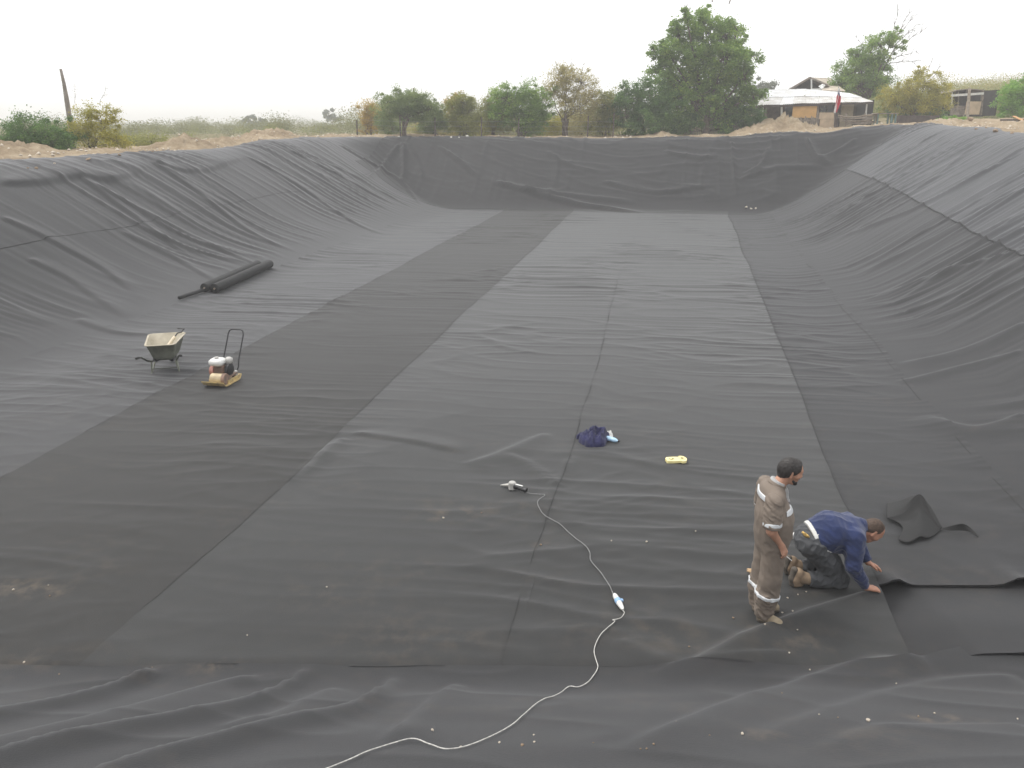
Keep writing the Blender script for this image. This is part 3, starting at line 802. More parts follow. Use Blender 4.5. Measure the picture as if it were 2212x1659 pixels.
px_plant('twiggy_tree', 'tall tan half bare twiggy tree left of the dense shrubs', 'tree', G1, 56, (1232, 295),
  [(1215,170,36,26),(1255,178,30,24),(1195,200,24,24),(1230,215,36,26),(1275,215,28,24),(1250,240,34,24),(1225,155,18,14)], 'tan', 11000, 0.085, stems=3, seed=8, trunk_r=0.1, clump=0.26, hollow=0.3,
  bare=[(-0.1,0,3.6,1.3,1.6,1.3),(0.4,0,3.5,1.2,.6,1.1),(-.6,0,3.4,1.1,2.4,1.1)])
px_plant('bushy_tree', 'rounded green bushy tree left of the tan twiggy tree', 'tree', G1, 55, (1128, 296),
  [(1095,215,28,24),(1130,208,30,24),(1165,220,28,26),(1085,245,26,22),(1130,245,38,30),(1172,250,22,24),(1140,270,32,22)], 'green', 20000, 0.095, stems=5, seed=9, trunk_r=0.09, clump=0.2)
px_plant('olive_shrub', 'olive shrub leaning on the left side of the rounded green tree', 'shrub', G1, 56, (1068, 297),
  [(1065,225,22,22),(1055,255,18,26),(1085,262,20,26)], 'olive', 8000, 0.085, stems=3, seed=10, trunk_r=0.06, clump=0.22, hollow=0.3)
px_plant('small_tree', 'small olive tree with a rusty crown top', 'tree', G1, 54.5, (1003, 297),
  [(1000,222,22,18),(1012,245,28,24),(985,250,22,22),(1008,270,26,20)], 'olive', 11000, 0.085, stems=3, seed=11, trunk_r=0.08, clump=0.2)
px_plant('rusty_bough', 'rust coloured bush showing above the small olive tree', 'shrub', G1, 57, (992, 296), [(985,215,16,12),(975,232,14,14)], 'orange', 3200, 0.085, stems=2, seed=12, trunk_r=0.05, clump=0.2, hollow=0.3)
px_plant('flat_topped_tree', 'flat topped green tree with bare lower trunks above the far rim', 'tree', G1, 54, (868, 299),
  [(838,222,24,16),(872,212,26,16),(905,218,24,18),(855,240,26,16),(895,245,28,18),(930,235,18,14),(880,230,22,18)], 'greygreen', 16000, 0.085, stems=3, seed=13, trunk_r=0.10, clump=0.2)
px_plant('pale_shrub', 'pale green shrub right of the flat topped tree', 'shrub', G1, 56, (942, 298), [(935,245,20,20),(955,262,20,22),(925,275,18,14)], 'greygreen', 7000, 0.085, stems=3, seed=14, trunk_r=0.06, clump=0.22, hollow=0.3)
px_plant('orange_shrub', 'orange brown shrub at the left end of the tree row', 'shrub', G1, 58, (800, 297), [(795,240,20,18),(815,255,22,22),(790,268,18,16)], 'orange', 7000, 0.085, stems=3, seed=15, trunk_r=0.06, clump=0.24, hollow=0.3)
px_plant('green_undershrub', 'green shrub under the left side of the flat topped tree', 'shrub', G1, 56, (835, 299), [(825,258,20,22),(848,275,18,18)], 'greygreen', 5000, 0.08, stems=3, seed=16, trunk_r=0.05, clump=0.22, hollow=0.3)
px_plant('tan_shrub', 'tan dry shrub between the twiggy tree and the dark shrub', 'shrub', G1, 57, (1310, 294), [(1300,232,24,26),(1325,222,20,24),(1290,262,26,22),(1322,265,22,22)], 'olive', 10000, 0.085, stems=4, seed=17, trunk_r=0.06, clump=0.26, hollow=0.25)
px_plant('yellow_undershrub', 'yellow green brush under the rounded green tree', 'shrub', G1, 58, (1062, 298), [(1040,275,22,18),(1062,270,24,20),(1195,272,24,20),(1165,278,20,14)], 'yellow', 7000, 0.08, stems=4, seed=18, trunk_r=0.04, clump=0.26, hollow=0.2)
px_plant('dry_undershrub', 'dry brown brush below the tan twiggy tree', 'shrub', G1, 60, (1255, 296), [(1215,270,26,18),(1262,272,28,18),(1300,276,24,16)], 'tan', 6000, 0.08, stems=4, seed=19, trunk_r=0.04, clump=0.28, hollow=0.2)
px_plant('dry_undershrub', 'dry tan brush right of the flat topped tree', 'shrub', G1, 62, (965, 297), [(935,280,26,14),(975,278,24,14),(900,282,20,12)], 'tan', 5000, 0.08, stems=4, seed=20, trunk_r=0.04, clump=0.28, hollow=0.2)
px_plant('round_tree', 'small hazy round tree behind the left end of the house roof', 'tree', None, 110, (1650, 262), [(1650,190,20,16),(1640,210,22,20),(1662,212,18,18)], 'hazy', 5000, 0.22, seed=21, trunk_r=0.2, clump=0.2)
px_plant('ragged_tree', 'tall green tree with bare boughs behind the right end of the house', 'tree', None, 66, (1870, 255),
  [(1900,100,28,26),(1880,128,36,28),(1935,100,14,14),(1810,190,20,20),(1860,150,36,28),(1905,150,26,26),(1830,165,26,22),(1865,185,42,26),(1905,185,28,22),(1825,195,24,18),(1925,80,20,16),(1850,115,18,16)],
  'green', 36000, 0.13, seed=22, trunk_r=0.2, clump=0.22, hollow=0.35,
  bare=[(1.3,0,5.9,2.6,.3,.95),(1.4,0,5.4,2.7,.1,.65),(1.2,0,6.2,2.2,1.2,1.3),(1.3,0,4.9,2.2,-.1,.35),(1.3,0,5.7,2.4,.0,.8),(1.5,0,6.3,2.0,.4,1.1),(-0.4,0,5.0,1.7,2.6,1.1),(-0.9,0,4.1,1.6,2.9,.8),(1.1,0,4.5,1.9,-.1,.1)])
px_plant('yellowing_bush', 'wide yellowing bush right of the house roof', 'shrub', None, 60, (1965, 252),
  [(1920,205,26,16),(1955,195,30,20),(1995,180,28,20),(2020,200,26,22),(1940,222,34,18),(1990,222,40,24),(2025,230,20,18),(1990,155,16,12)], 'yellow', 22000, 0.105, stems=4, seed=23, trunk_r=0.1, clump=0.22, hollow=0.35,
  bare=[(0.8,0,3.2,1.2,.8,1.1),(1.2,0,3.0,1.2,.4,.9)])
px_plant('dark_underbrush', 'dark green brush under the wide yellowing bush', 'shrub', None, 61, (1975, 252), [(1945,238,28,14),(1990,240,32,16),(2020,245,18,12)], 'dark', 9000, 0.10, stems=4, seed=24, trunk_r=0.06, clump=0.2)
px_plant('glossy_bush', 'bright green bush cut by the right edge of the photo', 'shrub', None, 60, (2195, 246), [(2195,195,22,22),(2180,220,22,18),(2208,215,26,26),(2175,236,16,10),(2212,238,24,12)], 'bright', 14000, 0.12, stems=3, seed=25, trunk_r=0.08, clump=0.2)
px_plant('herb_patch', 'low bright green weeds on the right rim before the shed', 'plant', None, 52, (2052, 263), [(2038,258,10,4),(2052,257,12,5),(2068,260,12,4)], 'bright', 2500, 0.07, stems=5, seed=26, trunk_r=0.01, clump=0.12, twigs=False)
# left bank
px_plant('thicket', 'dark green thicket beside the leaning post on the left', 'shrub', None, 33, (90, 335),
  [(20,300,46,30),(70,288,46,30),(115,290,42,34),(55,315,56,26),(110,318,46,24),(140,310,22,28),(0,322,40,24)], 'dark', 26000, 0.075, stems=6, seed=27, trunk_r=0.05, clump=0.17)
px_plant('yellow_shrub', 'yellow green sparse shrub just right of the leaning post', 'shrub', None, 34, (200, 330),
  [(185,255,24,26),(175,285,24,28),(215,262,26,24),(240,248,16,18),(205,300,34,24),(250,305,28,18)], 'yellow', 12000, 0.065, stems=4, seed=28, trunk_r=0.045, clump=0.2, hollow=0.3, bare=[(-.4,0,1.9,.7,1.8,1.3),(.6,0,1.9,.7,.8,1.1)])
px_plant('low_brush', 'low olive brush spreading right of the yellow shrub', 'shrub', None, 40, (300, 325), [(275,308,34,14),(330,305,34,12),(240,315,30,12)], 'olive', 9000, 0.07, stems=5, seed=29, trunk_r=0.03, clump=0.24, hollow=0.2)
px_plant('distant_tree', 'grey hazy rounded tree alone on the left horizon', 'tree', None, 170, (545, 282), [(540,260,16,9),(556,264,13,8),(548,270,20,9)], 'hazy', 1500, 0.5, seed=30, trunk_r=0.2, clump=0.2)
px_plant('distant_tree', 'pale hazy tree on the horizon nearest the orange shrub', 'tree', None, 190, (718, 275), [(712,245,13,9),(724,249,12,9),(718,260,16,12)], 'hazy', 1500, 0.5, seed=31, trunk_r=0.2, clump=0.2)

# scrub that reads as one mass: left plain and right hillside
def scrub(name, label, spots, leafk, seed, nl, size):
    pr = np.random.default_rng(seed); C = []
    A = np.array(spots); ZZ = ground_z(A[:, 0], A[:, 1])
    for (x, y, r, h), z in zip(spots, ZZ):
        n = int(nl * (0.6 + 0.8 * pr.random()))
        d = pr.normal(size=(n, 3)); d /= np.linalg.norm(d, axis=1)[:, None]
        rad = pr.random(n)[:, None] ** 0.5
        q = d * rad * np.array([r, r, h * .55]) + np.array([x, y, z + h * .5]); q[:, 2] = np.maximum(q[:, 2], z + .05)
        q += pr.normal(size=(n, 3)) * 0.035 * h; q[:, 2] = np.maximum(q[:, 2], z + .05)
        C.append(q)
    V, F = leaves(np.concatenate(C), size, pr)
    return tag(obj(name, mesh_np(name, V, F, False), None, LEAF[leafk]), label, kind='stuff')
pr = np.random.default_rng(5)
def spots(n, xr, yr, hr, cond=None):
    o = []
    while len(o) < n:
        y = yr[0] + (yr[1] - yr[0]) * pr.random() ** 1.3; k = pr.random(); x = (xr[0] + (xr[1] - xr[0]) * k) * y
        h = hr[0] + (hr[1] - hr[0]) * pr.random()
        if cond is None or cond(x, y): o.append((x, y, h * (0.8 + .5 * pr.random()), h))
    return o
scrub('scrubland', 'hazy grey green scrub covering the plain to the horizon', spots(520, (-0.72, 0.12), (72, 420), (1.0, 2.1)), 'scrub', 61, 650, 0.12)
scrub('scrubland', 'dry tan brush scattered through the plain on the left', spots(200, (-0.72, 0.15), (60, 190), (0.6, 1.3)), 'olive', 62, 320, 0.11)
scrub('hillside_scrub', 'brown and olive scrub covering the hillside behind the shed', spots(260, (0.33, 0.80), (76, 150), (1.8, 3.4)), 'olive', 63, 900, 0.13)
scrub('hillside_scrub', 'rusty brush on the hillside at the right edge', spots(90, (0.50, 0.80), (78, 140), (2.4, 4.2)), 'tan', 64, 1000, 0.13)
scrub('back_scrub', 'grey green brush filling the gaps behind the far tree row', spots(170, (-0.20, 0.36), (62, 100), (1.3, 2.7)), 'scrub', 65, 620, 0.12)
# ------------------------------------------------------------------ house, shed, fences and rocks around the rim
def W(px, py, d): return tuple(float(v) for v in at(px, py, d))
def gz(x, y): return float(ground_z(np.array([float(x)]), np.array([float(y)]))[0])
def quad_slab(mb, a, b, c, d, th=0.03):
    """thin slab on four corners, thickness away from the viewer"""
    a, b, c, d = map(Vector, (a, b, c, d)); n = (b - a).cross(d - a).normalized() * th
    return mb.add([a, b, c, d, a + n, b + n, c + n, d + n], [(0,1,2,3),(7,6,5,4),(0,4,5,1),(1,5,6,2),(2,6,7,3),(3,7,4,0)])

M_zinc = simple('corrugated_zinc', (0.74, 0.75, 0.76), 0.5, 0.0, var=0.12, scale=1.2, col2=(0.58, 0.58, 0.57))
M_zinc2 = simple('weathered_zinc', (0.62, 0.62, 0.61), 0.6, 0.0, var=0.2, scale=2.0, col2=(0.44, 0.42, 0.39))
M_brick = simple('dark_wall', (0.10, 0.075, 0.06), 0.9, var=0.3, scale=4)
M_board = simple('ochre_board', (0.56, 0.34, 0.13), 0.7, var=0.08, scale=3)
M_ply = simple('plywood', (0.47, 0.37, 0.26), 0.8, var=0.14, scale=2.5)
M_beige = simple('beige_plaster', (0.40, 0.35, 0.26), 0.9, var=0.1, scale=2)
M_grey_wood = simple('grey_wood', (0.21, 0.18, 0.15), 0.9, var=0.35, scale=5, bump=0.4, bscale=30)
M_dark_wood = simple('dark_wood', (0.075, 0.058, 0.05), 0.9, var=0.35, scale=4, bump=0.4, bscale=30)
M_white_paint = simple('white_paint', (0.62, 0.62, 0.60), 0.7, var=0.12, scale=5)
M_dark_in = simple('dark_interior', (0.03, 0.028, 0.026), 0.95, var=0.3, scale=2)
M_tan_roof = simple('tan_roof', (0.52, 0.45, 0.37), 0.8, var=0.18, scale=2)
M_glass = simple('window_glass', (0.05, 0.055, 0.06), 0.12, var=0.2, scale=2)
M_teal = simple('teal_paint', (0.10, 0.17, 0.16), 0.7, var=0.25, scale=5)
M_red = simple('red_cloth', (0.50, 0.035, 0.06), 0.9, var=0.15, scale=6)
M_white_cloth = simple('white_cloth', (0.72, 0.72, 0.70), 0.9, var=0.08, scale=9)
M_blue_cloth = simple('blue_cloth_flag', (0.04, 0.06, 0.20), 0.9, var=0.1, scale=9)
M_steel = simple('grey_steel', (0.30, 0.30, 0.30), 0.45, 0.7, var=0.15, scale=7)
M_orange_wood = simple('orange_plank', (0.48, 0.27, 0.12), 0.8, var=0.12, scale=4)

D0 = 60.0
house = empty('farmhouse', W(1760, 275, D0), 0, 'low farmhouse with pale corrugated roof and an ochre board on its front', 'house')
inv = -Vector(house.location)
def hb(mb, name, mat, parent=house, smooth=False):
    o = mb.build(name, mat, parent, smooth)
    o.data.transform(Matrix.Translation(inv)); return o
def lerp(a, b, t): return a + (b - a) * t
# corrugated roof: two courses of sheets, each a child
def sheet_mesh(e0, e1, r0, r1, n=14):
    mb = MB(); V = []; e0, e1, r0, r1 = map(Vector, (e0, e1, r0, r1)); nor = (e1 - e0).cross(r0 - e0).normalized()
    for i in range(n + 1):
        t = i / n; h = 0.022 * (1 if i % 2 else -1)
        V.append(e0.lerp(e1, t) + nor * h); V.append(r0.lerp(r1, t) + nor * h)
    F = [(2*i, 2*i+2, 2*i+3, 2*i+1) for i in range(n)]
    return mb.add(V, F)
NS = 9
eL, eM, eR = (1624, 228), (1766, 222.5), (1888, 219.5)
def eave(t):
    p = (lerp(eL[0], eM[0], t / .54), lerp(eL[1], eM[1], t / .54)) if t < .54 else (lerp(eM[0], eR[0], (t - .54) / .46), lerp(eM[1], eR[1], (t - .54) / .46))
    return Vector(W(p[0], p[1] + 0.6 * math.sin(t * 37), D0))
def ridge(t):
    p = (lerp(1660, 1742, t / .45), lerp(194.5, 193, t / .45)) if t < .45 else (lerp(1742, 1836, (t - .45) / .55), lerp(193, 202.5, (t - .45) / .55))
    return Vector(W(p[0], p[1], D0 + 3.6))
for k in range(NS):
    t0, t1 = k / NS, (k + 1) / NS
    m0, m1 = eave(t0).lerp(ridge(t0), .5), eave(t1).lerp(ridge(t1), .5)
    up = Vector((0, 0, 0.012 * (k % 2)))
    hb(sheet_mesh(eave(t0) + up, eave(t1) + up, m0 + up, m1 + up), 'roof_sheet', M_zinc2 if k not in (2,) else M_zinc)
    up2 = Vector((0, 0, 0.03 + 0.012 * (k % 2)))
    hb(sheet_mesh(m0 - (ridge(t0) - m0) * .06 + up2, m1 - (ridge(t1) - m1) * .06 + up2, ridge(t0) + up2, ridge(t1) + up2), 'roof_sheet', M_zinc)
mb = MB(); mb.beam(eave(0.0) - Vector((0, -.05, .10)), eave(.54) - Vector((0, -.05, .10)), .08, .12); mb.beam(eave(.54) - Vector((0, -.05, .10)), eave(1.0) - Vector((0, -.05, .10)), .08, .12); hb(mb, 'eave_beam', M_dark_wood)
mb = MB(); bl, br_ = Vector(W(1655, 224, 68)), Vector(W(1850, 222, 68)); quad_slab(mb, ridge(0), ridge(1), br_, bl, .03); hb(mb, 'roof_back', M_zinc2)
def wallq(name, x0, x1, y0, y1, d, mat, parent=house, th=0.08):
    mb = MB(); a, b = Vector(W(x0, y1, d)), Vector(W(x1, y1, d)); h = W((x0 + x1) / 2, y0, d)[2]
    c = (a + b) / 2; mb.box((c.x, d + th / 2, (h + a.z) / 2), (b.x - a.x, th, h - a.z))
    return hb(mb, name, mat, parent)
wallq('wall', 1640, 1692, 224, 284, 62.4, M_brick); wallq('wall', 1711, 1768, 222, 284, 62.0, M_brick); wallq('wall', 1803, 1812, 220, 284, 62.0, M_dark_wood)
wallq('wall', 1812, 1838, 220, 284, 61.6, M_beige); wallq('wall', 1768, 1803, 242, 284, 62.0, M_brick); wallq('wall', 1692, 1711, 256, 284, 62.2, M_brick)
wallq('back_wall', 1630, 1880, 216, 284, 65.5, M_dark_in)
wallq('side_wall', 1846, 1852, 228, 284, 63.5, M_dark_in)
w = wallq('window', 1770, 1801, 223, 242, 61.95, M_glass)
wallq('frame', 1769, 1771.5, 222, 243, 61.85, M_dark_wood, w); wallq('frame', 1785, 1786.5, 222, 243, 61.85, M_dark_wood, w); wallq('frame', 1799.5, 1802, 222, 243, 61.85, M_dark_wood, w)
w = wallq('window', 1692, 1711, 224, 256, 62.15, simple('hazy_pane', (0.20, 0.23, 0.27), 0.25, var=0.4, scale=1.5)); wallq('frame', 1691, 1693, 223, 257, 62.05, M_dark_wood, w)
wallq('door', 1838, 1843.5, 224, 284, 61.7, M_dark_wood)
wallq('ochre_panel', 1711, 1762.5, 229, 254.5, 60.15, M_board)
for x0, y0, x1, y1, r, m in ((1649, 227, 1644, 282, .035, M_white_paint), (1654.5, 226, 1654, 282, .03, M_grey_wood), (1688.5, 225, 1688, 284, .07, M_white_paint), (1766, 222, 1766.5, 284, .08, M_grey_wood), (1873, 221, 1868, 272, .055, M_white_paint)):
    mb = MB(); mb.tube([W(x0, y0, D0 + .25), W(x1, y1, D0 + .25)], r, 8); hb(mb, 'porch_post', m)
# gabled attic
A, L0, R0 = Vector(W(1749.5, 167.5, 65)), Vector(W(1703, 194.5, 65)), Vector(W(1788, 184, 65))
A2, R2, L2 = Vector(W(1796, 168.5, 70)), Vector(W(1812, 186, 70)), Vector(W(1748, 196, 70))
mb = MB(); quad_slab(mb, A, A2, R2, R0, .05); o = hb(mb, 'attic_roof', M_tan_roof)
mb = MB(); quad_slab(mb, L0, L2, A2, A, .05); hb(mb, 'attic_roof', M_dark_wood)
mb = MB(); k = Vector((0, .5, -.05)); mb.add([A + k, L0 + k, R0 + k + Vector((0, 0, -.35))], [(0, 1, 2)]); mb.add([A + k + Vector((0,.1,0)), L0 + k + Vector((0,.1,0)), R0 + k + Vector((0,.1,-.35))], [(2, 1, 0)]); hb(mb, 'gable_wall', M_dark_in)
mb = MB(); mb.tube([W(1752.8, 171, 65), W(1753, 193.5, 65)], .06, 8); hb(mb, 'attic_post', M_white_paint)
mb = MB(); mb.beam(A, L0, .08, .12); mb.beam(A, R0, .08, .12); hb(mb, 'barge_board', M_grey_wood)
mb = MB(); mb.beam(W(1752, 193, 65), W(1786, 192, 65), .1, .1); hb(mb, 'attic_beam', M_white_paint)
mb = MB(); quad_slab(mb, W(1775, 196, 64.3), W(1826, 197.5, 64.3), W(1812, 187, 66), W(1782, 186, 66), .05); hb(mb, 'attic_roof', M_tan_roof)

# picket fence: every picket its own piece
fence = empty('picket_fence', W(1620, 283, 57.6), 0, 'weathered grey picket fence running in front of the farmhouse', 'fence')
pm = MB(); pm.prism([(-.042, 0), (.042, 0), (.042, .80), (.0, .86), (-.042, .80)], -.01, .01, Matrix.Rotation(R(90), 4, 'X')); pmesh = pm.mesh('picket'); pmesh.materials.append(M_grey_wood)
f0 = Vector(fence.location); pr_ = random.Random(4)
xa, xb = W(1478, 284, 57.6)[0], W(1764, 284, 57.6)[0]; x = xa
while x < xb:
    o = obj('picket', pmesh, fence); zz = W(1620, 283, 57.6)[2]
    o.location = (x - f0.x, pr_.uniform(-.01, .01), gz(x, 57.6) - f0.z - .02); o.rotation_euler = (0, pr_.uniform(-.03, .03), 0); o.scale = (pr_.uniform(.8, 1.1), 1, pr_.uniform(.98, 1.22))
    x += pr_.uniform(.105, .135)
for h in (.25, .68):
    mb = MB(); mb.beam((xa, 57.64, gz(xa, 57.6) + h), (xb, 57.64, gz(xb, 57.6) + h), .03, .06); o = mb.build('rail', M_grey_wood, fence); o.data.transform(Matrix.Translation(-f0))

# plywood gate
g = empty('plywood_gate', W(1786, 281, 57.4), 0, 'pale plywood gate of two boards beside the flag post', 'gate'); g0 = -Vector(g.location)
for y0, y1, dd in ((243, 257.3, 57.42), (257.3, 281.5, 57.40)):
    mb = MB(); a_, b_ = Vector(W(1769, y1, dd)), Vector(W(1803.5, y1, dd)); h = W(1786, y0, dd)[2]; c = (a_ + b_) / 2
    mb.box((c.x, dd, (a_.z + h) / 2), (b_.x - a_.x, .03, h - a_.z - .012), None, .004); o = mb.build('board', M_ply, g); o.data.transform(Matrix.Translation(g0))

# flag on its pole
fl = empty('flag', W(1806, 272, 56.6), 0, 'red white and blue flag hanging limp on a thin pole by the gate', 'flag'); l0 = -Vector(fl.location)
mb = MB(); mb.tube([W(1803.5, 246, 56.6), W(1811.5, 188, 56.6)], .022, 8); o = mb.build('pole', M_steel, fl, True); o.data.transform(Matrix.Translation(l0))
def cloth_strip(name, mat, pts, wd, seed):
    n, m = 26, 9; V = []
    p = [Vector(W(*q, 56.55)) for q in pts]; pr2 = random.Random(seed)
    for i in range(n):
        t = i / (n - 1) * (len(p) - 1); k = min(int(t), len(p) - 2); c = p[k].lerp(p[k + 1], t - k)
        w_ = wd[0] + (wd[1] - wd[0]) * math.sin(math.pi * min(1, .15 + .8 * i / n))
        for j in range(m):
            u = j / (m - 1)
            V.append((c.x + (u - .15) * w_, c.y + .06 * math.sin(u * 9 + i * .25 + seed) * (0.4 + u), c.z + .03 * math.sin(u * 5 + i)))
    me = mesh_np(name, np.array(V), grid_faces(n, m)); o = obj(name, me, fl, mat); o.data.transform(Matrix.Translation(l0)); return o
cloth_strip('red_band', M_red, [(1809, 205), (1807, 225), (1803, 242)], (.12, .30), 1)
cloth_strip('white_band', M_white_cloth, [(1811.5, 190), (1810, 200), (1806, 222), (1801.5, 243)], (.06, .14), 2)
cloth_strip('blue_canton', M_blue_cloth, [(1811, 197), (1809.5, 207)], (.10, .16), 3)
sp = empty('stump_post', W(1806, 273, 56.7), 0, 'rough wooden post carrying the flag pole', 'post'); s0 = -Vector(sp.location)
mb = MB(); mb.tube([W(1805.5, 275, 56.7), W(1805.8, 258, 56.7), W(1806.2, 242, 56.7)], [.14, .12, .13], 9); o = mb.build('post', M_dark_wood, sp, True); o.data.transform(Matrix.Translation(s0))

# pole and brush fence right of the gate
rf = empty('stick_fence', W(1850, 270, 56.2), 0, 'rough fence of stacked sticks and rails right of the flag', 'fence'); r0 = -Vector(rf.location)
for i, (x0, y0, x1, y1) in enumerate(((1811,249,1830,254),(1811,254,1832,258),(1812,260,1833,263),(1827,253.5,1894,248.5),(1828,256,1868,255.5),(1830,259,1893,252),(1829,262,1880,260),(1831,265,1888,262),(1829,268,1884,266.5),(1862,249.5,1893,246.5),(1862,258,1895,257),(1840,267,1902,263))):
    mb = MB(); mb.tube([W(x0, y0, 56.2 + .06 * (i % 3)), W((x0 + x1) / 2, (y0 + y1) / 2 + .6 * math.sin(i * 2.3), 56.2 + .05 * (i % 2)), W(x1, y1, 56.2)], [.04, .05, .035], 6)
    o = mb.build('rail', M_grey_wood if i % 3 else M_bark_pale, rf, True); o.data.transform(Matrix.Translation(r0))
for x_ in (1827, 1868, 1893):
    mb = MB(); mb.tube([W(x_, 272, 56.35), W(x_ + 1, 244, 56.35)], .06, 7); o = mb.build('post', M_grey_wood, rf, True); o.data.transform(Matrix.Translation(r0))

# garden table
tb_ = empty('garden_table', W(1912, 262, 56), 0, 'wooden table with teal legs at the end of the stick fence', 'table'); t0_ = -Vector(tb_.location)
mb = MB(); c = Vector(W(1912, 245.5, 56)); mb.box(c, (1.5, .7, .06), None, .01); o = mb.build('table_top', M_grey_wood, tb_); o.data.transform(Matrix.Translation(t0_))
for dx in (-.55, .35, .62):
    for dy in (-.25, .25):
        mb = MB(); mb.box((c.x + dx, c.y + dy, c.z - .36), (.07 if dx < 0 else .10, .07, .66)); o = mb.build('leg', M_teal, tb_); o.data.transform(Matrix.Translation(t0_))

# low dark board fence under the yellowing bush
bf = empty('board_fence', W(1982, 266, 57.2), 0, 'low dark board fence under the yellowing bush', 'fence'); b0 = -Vector(bf.location)
for i in range(3):
    for j in range(4):
        xL, xR = 1936 + j * 23.5, 1936 + (j + 1) * 23.5 - .4
        y1 = 266.5 - i * 5.6; a_, b_ = Vector(W(xL, y1, 57.2)), Vector(W(xR, y1, 57.2)); c = (a_ + b_) / 2
        mb = MB(); mb.box((c.x, 57.2 + .012 * ((i + j) % 2), c.z + .09), (b_.x - a_.x, .03, .175)); o = mb.build('plank', M_dark_wood, bf); o.data.transform(Matrix.Translation(b0))

# open shed on the right
sh = empty('open_shed', W(2088, 249, 62), 0, 'small open shed with dark arched roof and boarded lower walls', 'shed'); sh0 = -Vector(sh.location)
def shb(mb, name, mat, smooth=False, parent=sh):
    o = mb.build(name, mat, parent, smooth); o.data.transform(Matrix.Translation(sh0)); return o
arc = [(2052, 200), (2060, 196), (2075, 193), (2092, 191.5), (2110, 192), (2126, 194.5)]
F_ = [Vector(W(*p, 61.7)) for p in arc]; mb = MB()
V = F_ + [p + Vector((0.3, 3.6, -.05)) for p in F_]; n = len(F_); mb.add(V + [v - Vector((0, 0, .07)) for v in V], [(i, i+1, n+i+1, n+i) for i in range(n-1)] + [(2*n+i, 3*n+i, 3*n+i+1, 2*n+i+1) for i in range(n-1)] + [(i, 2*n+i, 2*n+i+1, i+1) for i in range(n-1)])
shb(mb, 'roof', M_grey_wood)
mb = MB(); mb.beam(W(2053, 206.5, 61.8), W(2125, 201.8, 61.8), .06, .16); shb(mb, 'beam', M_white_paint)
for x0, y0, x1, y1, r, m in ((2057, 198, 2054.5, 249, .05, M_white_paint), (2070.5, 195, 2068.5, 249, .035, M_grey_wood), (2123, 193, 2118.5, 249, .10, M_grey_wood)):
    mb = MB(); mb.tube([W(x0, y0, 61.9), W(x1, y1, 61.9)], r, 8); shb(mb, 'post', m, True)
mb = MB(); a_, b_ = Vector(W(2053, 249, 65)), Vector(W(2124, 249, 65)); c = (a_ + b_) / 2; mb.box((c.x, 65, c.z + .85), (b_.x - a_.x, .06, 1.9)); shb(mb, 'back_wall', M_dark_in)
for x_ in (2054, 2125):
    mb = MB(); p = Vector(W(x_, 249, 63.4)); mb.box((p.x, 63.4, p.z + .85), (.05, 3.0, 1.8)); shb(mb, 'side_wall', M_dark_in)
for i, (y0, y1) in enumerate(((228.5, 237), (237.5, 249.5))):
    mb = MB(); a_, b_ = Vector(W(2049 + 2 * i, y1, 61.75)), Vector(W(2083, y1, 61.75)); h = W(2066, y0, 61.75)[2]; c = (a_ + b_) / 2
    mb.box((c.x, 61.75 - .02 * i, (c.z + h) / 2), (b_.x - a_.x, .03, h - c.z)); shb(mb, 'wall_board', M_grey_wood)
mb = MB(); a_, b_ = Vector(W(2083.3, 247.5, 61.6)), Vector(W(2115, 247.5, 61.6)); h = W(2100, 219, 61.6)[2]; c = (a_ + b_) / 2
mb.box((c.x, 61.6, (c.z + h) / 2), (b_.x - a_.x, .03, h - c.z)); shb(mb, 'door', M_ply)

pst = empty('tall_post', W(2090, 261, 57), 0, 'tall grey timber post standing in front of the open shed', 'post'); p0 = -Vector(pst.location)
mb = MB(); mb.beam(W(2089, 263, 57), W(2094.5, 190, 57), .15, .12, (0, 1, 0)); o = mb.build('post', simple('post_wood', (0.30, 0.26, 0.21), .9, var=.25, scale=6, bump=.3), pst); o.data.transform(Matrix.Translation(p0))
mb = MB(); mb.tube([W(2076, 263, 56.9), W(2083, 246, 56.9)], .04, 6); o = mb.build('brace', M_grey_wood, pst); o.data.transform(Matrix.Translation(p0))

# platform and plank at the right edge
pf = empty('low_platform', W(2200, 262, 46), 0, 'low dark timber platform at the right edge of the photo', 'platform'); q0 = -Vector(pf.location)
c = Vector(W(2205, 259, 47)); mb = MB(); mb.box((c.x + .6, 47, c.z), (2.6, 1.6, .10), None, .01); o = mb.build('deck', M_dark_wood, pf); o.data.transform(Matrix.Translation(q0))
for dx in (-.55, .7, 1.7):
    mb = MB(); mb.box((c.x + dx, 46.4, c.z - .22), (.10, .10, .38)); o = mb.build('leg', M_white_paint, pf); o.data.transform(Matrix.Translation(q0))
pk = MB(); pk.beam(W(2190, 251, 46.6), W(2222, 266, 45.0), .16, .04); tag(pk.build('plank', M_orange_wood), 'orange plank lying over the low platform at the right edge', 'plank')

